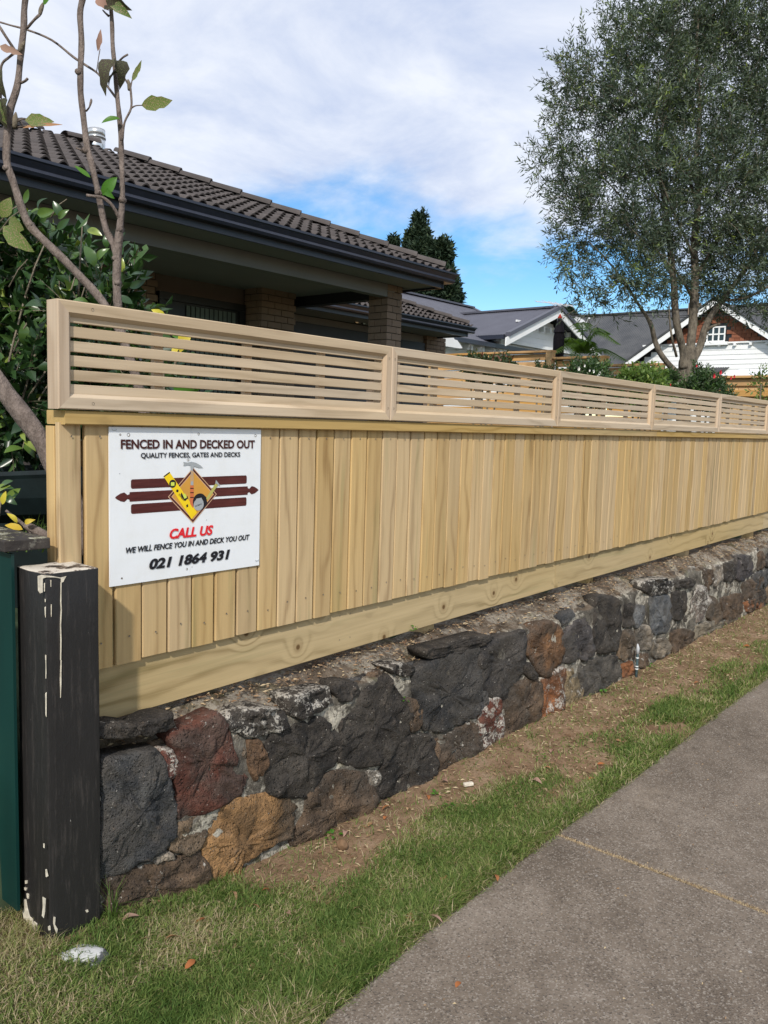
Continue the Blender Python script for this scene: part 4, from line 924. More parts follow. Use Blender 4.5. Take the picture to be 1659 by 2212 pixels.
# tile
TW, TL, TH = .300, .375, .054
def tile_vf():
    n = 16; v = []; f = []
    def h(u): u = (u*2) % 1; return TH*max(0, math.sin(math.pi*min(1, u/.78))) if u < .78 else 0.
    for yy, dz, q in ((0, .016, 1.), (TL, .0, .22)):
        for i in range(n+1): v.append((TW*i/n, yy, h(i/n)*q+dz))
    for yy, dz, q in ((0, .016, 1.), (TL, .0, .22)):
        for i in range(n+1): v.append((TW*i/n, yy, h(i/n)*.88*q+dz-.009))
    k = n+1
    for i in range(n):
        f += [(i, i+1, k+i+1, k+i), (2*k+i+1, 2*k+i, 3*k+i, 3*k+i+1), (i+1, i, 2*k+i, 2*k+i+1)]
    f += [(0, k, 3*k, 2*k), (n, 2*k+n, 3*k+n, k+n)]
    return v, f
tile_me = mesh_of('roof_tile', *tile_vf(), M['tile'])
def hip_cap(parent, a, b, first=0):
    """caps overlapping along a line from a up to b"""
    d = b-a; n = max(1, int(d.length/.38)); d.normalize(); side = d.cross(Vector((0, 0, 1))).normalized(); upv = side.cross(d)
    base = Vector(parent.location)
    for i in range(n):
        p = a+d*(i*.38); v = []
        for t, s, lift in ((-.02, 1.08, .022), (.40, .92, .006)):
            for k in range(9):
                an = math.pi*(k/8); v.append(p+d*t+side*math.cos(an)*.115*s+upv*(math.sin(an)*.075*s+lift))
            for k in range(9):
                an = math.pi*(k/8); v.append(p+d*t+side*math.cos(an)*.100*s+upv*(math.sin(an)*.060*s+lift))
        f = [(k, k+1, 18+k+1, 18+k) for k in range(8)]+[(k+1, k, 9+k, 9+k+1) for k in range(8)]+[(9+k+1, 9+k, 27+k, 27+k+1) for k in range(8)]
        me = mesh_of('hip_cap', shift(v, p), f, M['tile'], False); put('hip_cap', me, p-base, parent)
def tiled_roof(parent, xl, xr, ye, ze, pitch, ky, run_back, xstart, stuff_rest=False):
    """front plane of a hipped roof; eave from xl to xr at ye, ridge ky behind the eave"""
    t = math.tan(math.radians(pitch)); base = Vector(parent.location); ca = math.cos(math.radians(pitch)); R3 = Matrix.Rotation(math.radians(pitch), 3, 'X')
    step = .32; rows = int(ky/ca/step)+1; sheet = MB()
    for r in range(rows):
        s0 = r*step-.05; x = xstart
        while x < xr+.1:
            yb = s0*ca; corners = [(x, yb), (x+TW, yb), (x, yb+TL*ca), (x+TW, yb+TL*ca)]
            inside = [(q[0]-xl >= q[1] and xr-q[0] >= q[1] and q[1] < ky) for q in corners]
            if any(inside):
                loc = Vector((x, ye+yb, ze+yb*t+.012))
                if all(inside): o = put('roof_tile', tile_me, loc-base, parent, (math.radians(pitch), 0, 0))
                else:
                    bm = bmesh.new(); bm.from_mesh(tile_me); bm.transform(Matrix.Translation(loc-base) @ R3.to_4x4())
                    for pc, pn in ((Vector((xr, ye, ze))-base, Vector((1, 1, 0))), (Vector((xl, ye, ze))-base, Vector((-1, 1, 0))), (Vector((0, ye+ky, 0))-base, Vector((0, 1, 0)))):
                        bmesh.ops.bisect_plane(bm, geom=bm.verts[:]+bm.edges[:]+bm.faces[:], plane_co=pc, plane_no=pn.normalized(), clear_outer=True)
                    if len(bm.faces) > 3:
                        me = bpy.data.meshes.new('roof_tile'); bm.to_mesh(me); me.materials.clear(); me.materials.append(M['tile']); put('roof_tile', me, (0, 0, 0), parent)
                    bm.free()
            x += TW
    # decking under the tiles and the other roof faces
    mb = MB(); A = (xl, ye, ze-.03); B = (xr, ye, ze-.03); yk = ye+ky; zk = ze-.03+ky*t; R1 = (xr-ky, yk, zk); L1 = (xl+ky, yk, zk)
    mb.quad(A, B, R1, L1); W2 = 2*ky
    if run_back: W2 = run_back
    Bb = (xr, ye+W2, ze-.03); Ab = (xl, ye+W2, ze-.03)
    if abs(W2-2*ky) < .01: mb.add([B, Bb, R1], [(0, 1, 2)]); mb.add([Ab, A, L1], [(0, 1, 2)]); mb.quad(Bb, Ab, L1, R1)
    else:
        mb.add([B, Bb, (xr-ky, ye+W2, zk), R1], [(0, 1, 2, 3)]); mb.add([Ab, A, L1, (xl+ky, ye+W2, zk)], [(0, 1, 2, 3)]); mb.quad(L1, R1, (xr-ky, ye+W2, zk), (xl+ky, ye+W2, zk))
    mb.build('roof_deck', M['tile'], parent)
    rb = Vector((xr, ye, ze+.035)); rt = Vector((xr-ky, yk, zk+.075)); hip_cap(parent, rb+(rt-rb)*.01, rt)
    if xl+ky < xr-ky-.2: hip_cap(parent, rt, Vector((xl+ky, yk, zk+.075)))
    lb = Vector((xl, ye, ze+.035)); lt = Vector((xl+ky, yk, zk+.075)); hip_cap(parent, lb, lt)
def gutter_run(parent, pts, z):
    """ogee gutter and fascia along a list of plan corners; outside is to the right"""
    prof_ = [(-.005, -.125), (.085, -.125), (.10, -.10), (.092, -.075), (.115, -.03), (.130, -.022), (.130, 0), (.118, 0), (.118, -.015), (-.005, -.015)]
    mb = MB(); rings = []; n = len(pts); P = [Vector((*p, 0)) for p in pts]
    for i in range(n):
        dn = []
        if i > 0: dn.append((P[i]-P[i-1]).normalized())
        if i < n-1: dn.append((P[i+1]-P[i]).normalized())
        nn = [Vector((d.y, -d.x, 0)) for d in dn]; m_ = nn[0] if len(nn) == 1 else (nn[0]+nn[1])/(1+nn[0].dot(nn[1]))
        rings.append([P[i]+m_*a+Vector((0, 0, z+b)) for a, b in prof_])
    k = len(prof_)
    for i in range(n-1):
        mb.add(rings[i]+rings[i+1], [(j, (j+1) % k, k+(j+1) % k, k+j) for j in range(k)])
    mb.add(rings[0], [tuple(range(k))]); mb.add(rings[-1], [tuple(range(k))])
    mb.build('gutter', M['navy'], parent, fix=True)
    mb = MB()
    for i in range(n-1):
        d = (P[i+1]-P[i]).normalized(); nn = Vector((d.y, -d.x, 0)); a = P[i]+nn*-.008; b = P[i+1]+nn*-.008; e0 = P[i]+nn*-.035; e1 = P[i+1]+nn*-.035
        mb.add([v+Vector((0, 0, z+h)) for v in (a, b, e1, e0) for h in (-.19, -.01)], [(0, 2, 3, 1), (2, 4, 5, 3), (4, 6, 7, 5), (6, 0, 1, 7), (1, 3, 5, 7), (0, 6, 4, 2)])
    mb.build('fascia', M['navy'], parent, fix=True)
g1 = onY(992, 592, 6.235)            # outer corner of the porch gutter
EX = g1.x-.13; EY = 6.365; EZ = g1.z
KY = 3.05
tiled_roof(house, EX-6.75-HX0*0, EX, EY, EZ+.0, 22.3, KY, 0, EX-6.9)
XL = EX-6.75
gutter_run(house, [(XL, 12.4), (XL, EY), (EX, EY), (EX, 12.4)], EZ)
SZ = EZ-.165
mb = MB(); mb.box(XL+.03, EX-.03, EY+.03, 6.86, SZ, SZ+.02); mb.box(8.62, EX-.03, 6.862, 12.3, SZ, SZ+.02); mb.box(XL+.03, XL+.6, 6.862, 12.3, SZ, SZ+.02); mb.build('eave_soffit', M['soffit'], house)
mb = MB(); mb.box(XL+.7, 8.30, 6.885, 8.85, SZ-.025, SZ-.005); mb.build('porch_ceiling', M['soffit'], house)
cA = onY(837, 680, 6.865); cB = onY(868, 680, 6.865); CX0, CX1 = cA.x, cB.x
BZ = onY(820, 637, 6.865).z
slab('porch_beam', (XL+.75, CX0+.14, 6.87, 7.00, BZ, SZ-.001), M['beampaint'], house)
slab('side_beam', (CX0+.08, CX0+.22, 7.10, 11.0, BZ, SZ-.001), M['door'], house)
# bricks
bricks = [0]
def brick_wall(parent, p0, d, width, z0, z1, thick, ret=0, part=True, store=None):
    """courses of bricks on a wall face that starts at p0 and runs along unit plan vector d; outer side to the right of d"""
    d = Vector((*d, 0)); nrm_ = Vector((d.y, -d.x, 0)); z = z1; r = 0; base = Vector(parent.location); bl, bh, g = .230, .076, .010
    while z > z0:
        x = -(bl+g)*.5*(r % 2)+.0
        while x < width-.02:
            a = max(0, x); b = min(width, x+bl)
            if b-a > .03:
                c = Vector((p0[0], p0[1], 0))+d*((a+b)/2)+nrm_*(-.035)+Vector((0, 0, z-bh/2)); hw = (b-a)/2
                hx = abs(d.x)*hw+abs(d.y)*.045; hy = abs(d.y)*hw+abs(d.x)*.045
                j = rnd.uniform(-.002, .002)
                v, f = box_vf(-hx, hx, -hy, hy, -bh/2, bh/2)
                if store is not None: store.add([(q[0]+c.x+nrm_.x*j, q[1]+c.y+nrm_.y*j, q[2]+c.z) for q in v], f)
                else:
                    key = (round(hx, 3), round(hy, 3))
                    if key not in bm_cache: bm_cache[key] = mesh_of('brick', v, f, M['brick'])
                    put('brick', bm_cache[key], c+nrm_*j-base, parent)
            x += bl+g
        z -= bh+g; r += 1
bm_cache = {}
mb = MB(); mb.box(CX0+.014, CX1-.014, 6.865+.014, 6.865+.30, .6, SZ); mb.build('column_mortar', M['mortarline'], house)
# porch column: bricks wrap the four sides
z = SZ-.003; r = 0; base = Vector(house.location); cw = CX1-CX0; cd = .315
while z > 1.35:
    if r % 2 == 0: bs = [(0, cw-.105, 0, .1), (cw-.095, cw, 0, .205), (0, .095, .11, cd), (.105, cw, .215, cd)]
    else: bs = [(0, .095, 0, .205), (.105, cw, 0, .095), (0, cw-.105, .215, cd), (cw-.095, cw, .105, cd)]
    for x0, x1, y0, y1 in bs:
        key = ('c', r % 2, x0, y0)
        if key not in bm_cache: bm_cache[key] = mesh_of('brick', *box_vf(-(x1-x0)/2, (x1-x0)/2, -(y1-y0)/2, (y1-y0)/2, -.038, .038), M['brick'])
        put('brick', bm_cache[key], Vector((CX0+(x0+x1)/2, 6.865+(y0+y1)/2, z-.038))-base+Vector((rnd.uniform(-.001, .001), rnd.uniform(-.001, .001), 0)), house)
    z -= .086; r += 1
# porch back wall with blind covered window, brick piers
WYH = 8.7
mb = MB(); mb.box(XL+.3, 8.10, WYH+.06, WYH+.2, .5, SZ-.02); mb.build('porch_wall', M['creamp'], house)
wa = onY(341, 628, WYH); wb = onY(527, 664, WYH)
store = MB(); brick_wall(house, (5.78, WYH-.02), (1, 0), .27, 1.3, SZ-.04, .1, store=store)
px0 = 7.46; brick_wall(house, (px0, 8.40), (1, 0), .62, 1.3, SZ-.02, .1, store=store); brick_wall(house, (px0+.045-.045, 8.72), (0, -1), .30, 1.3, SZ-.02, .1, store=store)
store.build('brick_piers', M['brick'], house)['kind'] = 'stuff'
mb = MB(); mb.box(px0+.015, px0+.60, 8.415, 8.78, .5, SZ-.02); mb.box(5.79, 6.04, WYH, WYH+.06, .5, SZ-.04); mb.build('pier_mortar', M['mortarline'], house)
wx0, wx1, wz1 = wa.x, min(wb.x, px0-.02), min(wa.z, SZ-.1); wz0 = 1.0
win = put('porch_window', mesh_of('porch_window', *box_vf(0, wx1-wx0, .05, .06, 0, wz1-wz0), M['darkframe']), Vector((wx0, WYH-.04, wz0))-base, house)
for nm, b in (('window_frame', (0, wx1-wx0, 0, .05, wz1-wz0-.09, wz1-wz0)), ('window_frame', (0, .07, 0, .05, 0, wz1-wz0-.092)), ('window_frame', (wx1-wx0-.09, wx1-wx0, 0, .05, 0, wz1-wz0-.092))):
    put(nm, mesh_of(nm, *box_vf(*b), M['darkframe']), (0, 0, 0), win)
nb = 11; bw = (wx1-wx0-.55)/nb
for i in range(nb):
    x = .42+i*bw; v = [(x, .034, .05), (x+bw*.92, .046, .05), (x+bw*.92, .046, wz1-wz0-.12), (x, .034, wz1-wz0-.12)]
    put('blind_strip', mesh_of('blind_strip', v, [(0, 1, 2, 3)], M['curtain']), (0, 0, 0), win)
# garage wing
gg = onY(1032, 708, 9.54); GX = gg.x-.13; GY = 9.67; GZ = gg.z
tiled_roof(house, GX-8.0, GX, GY, GZ, 22, 2.6, 0, GX-6.6)
gutter_run(house, [(GX-8, GY), (GX, GY), (GX, 15.0)], GZ)
GS = GZ-.165
mb = MB(); mb.box(GX-8, GX-.03, GY+.03, 10.43, GS, GS+.02); mb.box(GX-.6, GX-.03, 10.432, 14.9, GS, GS+.02); mb.build('garage_soffit', M['soffit'], house)
GW = 10.45; store = MB()
pA = onY(921, 720, GW).x; pB = onY(962, 720, GW).x
dA = onY(612, 660, GW); dTop = onY(700, 703, GW).z; dTop2 = onY(890, 737, GW).z
mb = MB(); mb.box(GX-8, pB-.001, GW+.06, GW+.2, .5, GS-.002); mb.build('garage_wall', M['beampaint'], house)
mb = MB(); mb.box(pA+.014, pB-.014, GW+.0, GW+.3, .5, GS-.001); mb.build('pier_mortar', M['mortarline'], house)
brick_wall(house, (pA, GW-.015), (1, 0), pB-pA, 1.2, GS-.003, .1, store=store); brick_wall(house, (pA+0., GW+.3), (0, -1), .28, 1.2, GS-.003, .1, store=store)
store.build('brick_piers', M['brick'], house)['kind'] = 'stuff'
dl = onY(600, 700, GW).x-.3; dr = onY(830, 700, GW).x; h4 = (dTop-.9)/4
gd = put('garage_door', mesh_of('garage_door', *box_vf(0, dr-dl, .03, .05, 0, dTop-.9), M['door']), Vector((dl, GW, .9))-base, house)
for i in range(4): put('door_panel', mesh_of('door_panel', *box_vf(.01, dr-dl-.01, .0, .028, i*h4+.008, (i+1)*h4-.008, .004), M['door']), (0, 0, 0), gd)
d2a = onY(868, 700, GW).x; sd = put('side_door', mesh_of('side_door', *box_vf(0, pA-d2a-.02, .0, .05, 0, dTop2-.9), M['door']), Vector((d2a, GW, .9))-base, house)
put('door_panel', mesh_of('door_panel', *box_vf(.08, .36, -.012, -.001, .3, dTop2-1.05), M['darkframe']), (0, 0, 0), sd)
mb = MB(); mb.tube([(.62, -.05, dTop2-.9-.42), (.62, -.01, dTop2-.9-.42)], .03, 8); put('door_handle', mesh_of('door_handle', mb.v, mb.f, M['metal']), (0, 0, 0), sd)
# twin flood light
sl = onY(768, 683, GW-.05)
fl = put('flood_light', mesh_of('flood_light', *box_vf(-.05, .05, -.03, .03, 0, .09), M['black']), sl-base, house)
for dx in (-.09, .07):
    mb = MB(); mb.tube([(dx*.3, -.03, -.0), (dx, -.07, -.07), (dx*1.25, -.15, -.10)], [.025, .05, .062], 10); put('lamp_head', mesh_of('lamp_head', mb.v, mb.f, M['black'], True), (0, 0, 0), fl)
    mb = MB(); mb.tube([(dx*1.26, -.152, -.10), (dx*1.27, -.158, -.102)], .048, 12); put('lens', mesh_of('lens', mb.v, mb.f, M['metal']), (0, 0, 0), fl)
# flue on the roof
fp = onY(209, 309, 9.75); mb = MB(); r = .105; fp.z -= .05; mb.tube([(fp.x, fp.y, fp.z-.8), (fp.x, fp.y, fp.z+.02), (fp.x, fp.y, fp.z+.10)], [r, r, r], 20); mb.tube([(fp.x, fp.y, fp.z+.10), (fp.x, fp.y, fp.z+.12)], [r*1.08]*2, 20); mb.tube([(fp.x, fp.y, fp.z+.13), (fp.x, fp.y, fp.z+.21)], [r*1.0]*2, 20)
mb.build('roof_flue', M['metal'], house, True)
# rear part of the house so that the porch stays dark
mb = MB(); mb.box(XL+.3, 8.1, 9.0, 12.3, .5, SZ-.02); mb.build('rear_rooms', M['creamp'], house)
# ------------------------------------------------------------------ corrugated roofs
def corrugated(name, A, B, Cc, Dd, mat, parent, pitch=.09, amp=.012):
    """sheet whose ribs run from AB (eave) to DC (ridge); A->B along eave"""
    A, B, Cc, Dd = map(Vector, (A, B, Cc, Dd)); n = max(2, int((B-A).length/pitch*6)); nr = (B-A).cross(Dd-A).normalized()
    if nr.z < 0: nr = -nr
    v = []
    for i in range(n+1):
        t = i/n; o_ = nr*amp*math.sin(i/6*2*math.pi); v += [A.lerp(B, t)+o_, Dd.lerp(Cc, t)+o_]
    f = [(2*i, 2*i+2, 2*i+3, 2*i+1) for i in range(n)]; mb = MB(); mb.add(v, f); return mb.build(name, mat, parent, True)
def beam(mb, a, b, w_, h, up=Vector((0, 0, 1))):
    a, b = Vector(a), Vector(b); d = (b-a).normalized(); s_ = d.cross(up).normalized()*w_/2; u = up*h
    mb.add([a-s_, a+s_, a+s_-u, a-s_-u, b-s_, b+s_, b+s_-u, b-s_-u], [(0, 1, 2, 3), (7, 6, 5, 4), (0, 4, 5, 1), (1, 5, 6, 2), (2, 6, 7, 3), (3, 7, 4, 0)])
# villa with the white gable facing the street
NY = 13.4
ap = onY(1207, 664, NY); lf = onY(1095, 722, NY); rt = onY(1268, 748, NY)
villa = thing('white_villa', 'white weatherboard villa with grey iron roof and bracketed street facing gable', 'house', (ap.x, NY, .5))
hw = ap.x-lf.x; slope = (ap.z-lf.z)/hw; rx = ap.x+hw*1.02; rz = ap.z-slope*hw*1.02
back = NY+7.5
corrugated('gable_roof', (lf.x, NY-.02, lf.z), (lf.x, back, lf.z), (ap.x, back, ap.z), (ap.x, NY-.02, ap.z), M['corr1'], villa)
corrugated('gable_roof', (rx, NY-.02, rz), (rx, back, rz), (ap.x, back, ap.z), (ap.x, NY-.02, ap.z), M['corr1'], villa)
mb = MB(); beam(mb, (ap.x, NY-.05, ap.z+.05), (ap.x, back, ap.z+.05), .28, .06); mb.build('ridge_flashing', M['corr1'], villa)
for sgn, ex, ez in ((-1, lf.x, lf.z), (1, rx, rz)):
    mb = MB(); beam(mb, (ex, NY-.045, ez+.06), (ap.x, NY-.045, ap.z+.06), .16, .12); mb.build('barge_flashing', M['corr1'], villa)
    mb = MB(); beam(mb, (ex+sgn*.12, NY-.05, ez-.07-slope*.12), (ap.x, NY-.05, ap.z-.06), .04, .24); mb.build('bargeboard', M['whitep'], villa)
# gutter on the left side of the gable roof
mb = MB(); mb.box(lf.x-.12, lf.x+.02, NY+.05, NY+4.2, lf.z-.14, lf.z-.02); mb.build('side_gutter', M['navy'], villa)
# boards of the gable
wy = NY+.55; z = lf.z-2.6
zb_ = onY(1190, 737, wy).z; k = 0
while z < ap.z-.25:
    hb = .185; zt = z+hb; half = min(hw-.55, max(.1, (ap.z-.18-zt)/slope-.0))
    if half > .12:
        x0_, x1_ = ap.x-half, ap.x+half
        v = [(x0_, wy-.022, z), (x1_, wy-.022, z), (x1_, wy-.004, zt), (x0_, wy-.004, zt), (x0_, wy+.02, z), (x1_, wy+.02, z)]
        me = mesh_of('weatherboard', shift(v, villa.location), [(0, 1, 2, 3), (1, 0, 4, 5)], M['whitep']); put('weatherboard', me, (0, 0, 0), villa)
    z += hb
mb = MB(); mb.box(ap.x-hw+.5, ap.x+hw-.5, wy, wy+6.5, .5, lf.z-.1); mb.add([(ap.x-hw+.3, wy+.03, lf.z-.12), (ap.x+hw-.3, wy+.03, lf.z-.12), (ap.x, wy+.03, ap.z-.2)], [(0, 1, 2)]); mb.build('wall_lining', M['whitep'], villa)
zr = onY(1150, 707, wy).z
mb = MB(); mb.box(ap.x-1.75, ap.x+1.75, wy-.07, wy-.024, zr+.06, zr+.12); mb.build('string_board', M['whitep'], villa)
for i in range(8):
    x = ap.x-1.6+i*.45; mb = MB(); mb.box(x, x+.09, wy-.19, wy-.024, zr-.10, zr+.058); mb.build('bracket', M['whitep'], villa)
zh = zr-.66; mb = MB(); mb.box(ap.x-2.3, ap.x+2.3, wy-.16, wy-.023, zh, zh+.10); mb.build('window_hood', M['whitep'], villa)
# main roof of the villa
mA = atD(880, 716, 30); mB = atD(1205, 762, 24.5); mC = atD(1020, 665, 27.5)
mE = atD(1236, 768, 23.6)
EyV = 13.95; a = onY(930, 722, EyV); b = onY(1222, 766, EyV); ez_ = (a.z+b.z)/2
rY = EyV+4.6; r0 = onY(880, 636, rY); r1 = onY(1020, 665, rY); rz_ = (r0.z+r1.z)/2
corrugated('main_roof', (a.x-6, EyV, ez_), (b.x+.5, EyV, ez_), (r1.x, rY, rz_), (r0.x-6, rY, rz_), M['corr1'], villa)
mb = MB(); mb.add([(b.x+.5, EyV, ez_), (b.x+.5, rY+4.6, ez_), (r1.x, rY, rz_)], [(0, 1, 2)]); mb.add([(r0.x-6, rY, rz_), (r1.x, rY, rz_), (b.x+.5, rY+4.6, ez_), (a.x-6, rY+4.6, ez_)], [(0, 1, 2, 3)]); mb.build('rear_roof', M['corr1'], villa)
mb = MB(); beam(mb, (r0.x-6, rY, rz_+.06), (r1.x, rY, rz_+.06), .3, .06); mb.build('ridge_flashing', M['corr1'], villa)
mb = MB(); beam(mb, (b.x+.5, EyV, ez_+.05), (r1.x, rY, rz_+.06), .25, .05); mb.build('hip_flashing', M['corr1'], villa)
mb = MB(); mb.box(a.x-6, b.x+.5, EyV-.13, EyV, ez_-.13, ez_-.01); mb.build('gutter', M['navy'], villa)
mb = MB(); mb.box(a.x-6, b.x, EyV+.6, EyV+.7, .5, ez_+.1); mb.build('front_wall', M['whitep'], villa)
for i in range(16): 
    x = a.x-1.+i*.62; mb = MB(); mb.box(x, x+.10, EyV+.05, EyV+.598, ez_-.28, ez_-.13); mb.build('bracket', M['whitep'], villa)
k = 0; z = ez_-.30
while z > ez_-2.2:
    z -= .185; v = [(a.x-6, EyV+.578, z), (b.x, EyV+.578, z), (b.x, EyV+.596, z+.185), (a.x-6, EyV+.596, z+.185)]
    me = mesh_of('weatherboard', shift(v, villa.location), [(0, 1, 2, 3)], M['whitep']); put('weatherboard', me, (0, 0, 0), villa)
# barge end of a small white porch gable near the garage
pw = onY(962, 728, 12.6); pe = onY(1000, 752, 12.6)
mb = MB(); v = [(pw.x-.4, 12.6, pw.z+.10), (pw.x+.35, 12.6, pw.z+.05), (pw.x+.42, 12.6, pw.z-.02), (pw.x+.55, 12.6, pw.z-.03), (pe.x, 12.6, pe.z), (pe.x-.15, 12.6, pe.z-.02), (pw.x-.4, 12.6, pw.z-.22)]
vv = v+[(q[0], q[1]+.05, q[2]) for q in v]; n = len(v); mb.add(vv, [tuple(range(n)), tuple(range(n, 2*n))[::-1]]+[(i, (i+1) % n, (i+1) % n+n, i+n) for i in range(n)])
o = mb.build('porch_bargeboard', M['whitep'], villa, fix=True)
# satellite dish and antenna
dp = onY(1249, 704, 15.6); dish = thing('satellite_dish', 'grey satellite dish mounted behind the villa gable roof', 'satellite dish', tuple(dp))
mb = MB(); nd = Vector((-.62, -.70, .35)).normalized(); s1 = nd.cross(Vector((0, 0, 1))).normalized(); s2 = s1.cross(nd)
v = [dp-nd*.07]; f = []
for r_i, (rr2, dd) in enumerate(((.14, -.06), (.26, -.03), (.36, 0))):
    for i in range(20): an = 2*math.pi*i/20; v.append(dp+s1*math.cos(an)*rr2+s2*math.sin(an)*rr2*1.1+nd*dd)
f = [(0, 1+i, 1+(i+1) % 20) for i in range(20)]+[(1+r*20+i, 1+(r+1)*20+i, 1+(r+1)*20+(i+1) % 20, 1+r*20+(i+1) % 20) for r in range(2) for i in range(20)]
mb.add(v, f); mb.build('reflector', M['dish'], dish, True)
mb = MB(); q = dp+nd*.36+Vector((.22, -.2, .12)); mb.tube([dp-s2*.42, dp-s2*.3+nd*.2, q], .018, 6); mb.tube([q-nd*.08, q+nd*.05], [.06, .04], 8); mb.tube([dp-s2*.42, dp-s2*.42-Vector((0, 0, .8))], .03, 6); mb.build('feed_arm', M['dish'], dish)
ant = thing('tv_antenna', 'thin television antenna above the villa ridge', 'antenna', tuple(atD(1212, 672, 27)))
mb = MB(); a0 = atD(1158, 651, 27); a1 = atD(1239, 661, 27); mb.tube([a0, a1], .016, 5); mb.tube([atD(1205, 656.5, 27), atD(1205, 700, 27)], .02, 5)
for t, ln in ((.02, 6), (.34, 22), (.42, 12), (.5, 20), (.58, 10), (.66, 18), (.75, 11), (.9, 14)):
    c_ = a0.lerp(a1, t); e = Vector((.55, .75, .28))*ln/38; mb.tube([c_-e, c_+e], .010, 4)
mb.build('rods', M['dish'], ant)
# house with brown shingled gable
GXp = 37.35
ap2 = onX(1546, 645, GXp); sl2 = .705
lf2 = onX(1353, 783, GXp); hw2 = lf2.y-ap2.y; sp2_ = (ap2.z-lf2.z)/hw2
bung = thing('shingle_gable_house', 'cream weatherboard house with brown shingled gable and charcoal iron roof beyond the tree', 'house', (GXp, ap2.y, .5))
xr_ = GXp+9
corrugated('gable_roof', (GXp-.02, lf2.y, lf2.z), (xr_, lf2.y, lf2.z), (xr_, ap2.y, ap2.z), (GXp-.02, ap2.y, ap2.z), M['corr2'], bung)
corrugated('gable_roof', (GXp-.02, ap2.y-hw2, lf2.z), (xr_, ap2.y-hw2, lf2.z), (xr_, ap2.y, ap2.z), (GXp-.02, ap2.y, ap2.z), M['corr2'], bung)
for sgn in (1, -1):
    mb = MB(); beam(mb, (GXp-.05, ap2.y+sgn*hw2, lf2.z-.02), (GXp-.05, ap2.y, ap2.z-.02), .05, .26); mb.build('bargeboard', M['whitep'], bung)
    mb = MB(); beam(mb, (GXp-.04, ap2.y+sgn*hw2, lf2.z+.10), (GXp-.04, ap2.y, ap2.z+.10), .16, .10); mb.build('barge_flashing', M['corr2'], bung)
# wide main roof, ridge along Y
rx2 = 43.5; rA = onX(1253, 682, rx2); rB = onX(1440, 674, rx2); zR2 = (rA.z+rB.z)/2
ex2 = 36.2; ze2 = zR2-(rx2-ex2)*.60
corrugated('main_roof', (ex2, rA.y+1.5, ze2), (ex2, ap2.y+hw2*.2, ze2), (rx2, ap2.y-6, zR2), (rx2, rA.y+1.5, zR2), M['corr2'], bung)
mb = MB(); beam(mb, (rx2, rA.y+1.5, zR2+.06), (rx2, ap2.y-6, zR2+.06), .3, .08); mb.build('ridge_flashing', M['corr2'], bung)
wx = GXp+.45
zs_ = onX(1500, 745, wx).z
z = 1.0; hb = .21
while z < zs_:
    z1_ = min(z+hb, zs_); half = min(hw2-.5, (ap2.z-.2-z1_)/sp2_+0.0); y0, y1 = ap2.y-half, ap2.y+half
    v = [(wx-.024, y0, z), (wx-.024, y1, z), (wx-.004, y1, z1_), (wx-.004, y0, z1_), (wx+.02, y0, z), (wx+.02, y1, z)]
    me = mesh_of('weatherboard', shift(v, bung.location), [(0, 1, 2, 3), (1, 0, 4, 5)], M['whitep']); put('weatherboard', me, (0, 0, 0), bung); z += hb
mb = MB(); mb.box(wx-.09, wx-.03, ap2.y-hw2+.6, ap2.y+hw2-.6, zs_, zs_+.07); mb.build('string_board', M['whitep'], bung)
for i in range(14):
    y = ap2.y-4.2+i*.66
    if abs(y-ap2.y) < (ap2.z-zs_)/sp2_: mb = MB(); mb.box(wx-.16, wx-.03, y, y+.10, zs_-.11, zs_-.002); mb.build('bracket', M['whitep'], bung)
w0 = onX(1530, 716, wx); w1 = onX(1566, 737, wx); wy0, wy1, wzb, wzt = w1.y, w0.y, w1.z, onX(1548, 707, wx).z
sh_me = {}
z = zs_+.075; r = 0; hs_ = .165; cnt = 0
while z < ap2.z-.3:
    half = (ap2.z-.25-z-hs_)/sp2_; y = ap2.y-half+(.11 if r % 2 else 0)
    while y < ap2.y+half-.05:
        ww = rnd.uniform(.19, .27)
        if not (y+ww > wy0-.05 and y < wy1+.05 and z+hs_ > wzb-.02 and z < wzt+.03) and cnt < 300:
            kk = round(ww*40)/40
            if kk not in sh_me: sh_me[kk] = mesh_of('shingle', [(-.03, 0, 0), (-.03, kk-.012, 0), (-.008, kk-.012, hs_+.01), (-.008, 0, hs_+.01), (0, 0, 0), (0, kk-.012, 0)], [(0, 3, 2, 1), (0, 1, 5, 4), (0, 4, 3), (1, 2, 5)], M['shingle'])
            put('shingle', sh_me[kk], Vector((wx-.03+rnd.uniform(-.006, .006), y, z+rnd.uniform(-.01, .01)))-bung.location, bung); cnt += 1
        y += ww
    z += hs_; r += 1
mb = MB(); mb.box(wx+.0, wx+.1, ap2.y-hw2+.5, ap2.y+hw2-.5, 1, lf2.z-.1); mb.add([(wx+.005, ap2.y-hw2+.1, lf2.z-.12), (wx+.005, ap2.y+hw2-.1, lf2.z-.12), (wx+.005, ap2.y, ap2.z-.1)], [(0, 1, 2)]); mb.build('wall_lining', M['darkframe'], bung)
wn = put('gable_window', mesh_of('gable_window', *box_vf(-.04, -.03, 0, wy1-wy0, 0, wzt-wzb), M['glass']), Vector((wx, wy0, wzb))-bung.location, bung)
WW, WH = wy1-wy0, wzt-wzb
for i in range(4): 
    t = i/3*WW; put('window_frame', mesh_of('window_frame', *box_vf(-.08, -.041, t-.03, t+.03, 0, WH), M['whitep']), (0, 0, 0), wn)
for z in (0, WH/2, WH): put('window_frame', mesh_of('window_frame', *box_vf(-.085, -.0405, -.03, WW+.03, z-.03, z+.03), M['whitep']), (0, 0, 0), wn)
put('window_sill', mesh_of('window_sill', *box_vf(-.2, -.041, -.18, WW+.18, -.17, -.032), M['whitep']), (0, 0, 0), wn)
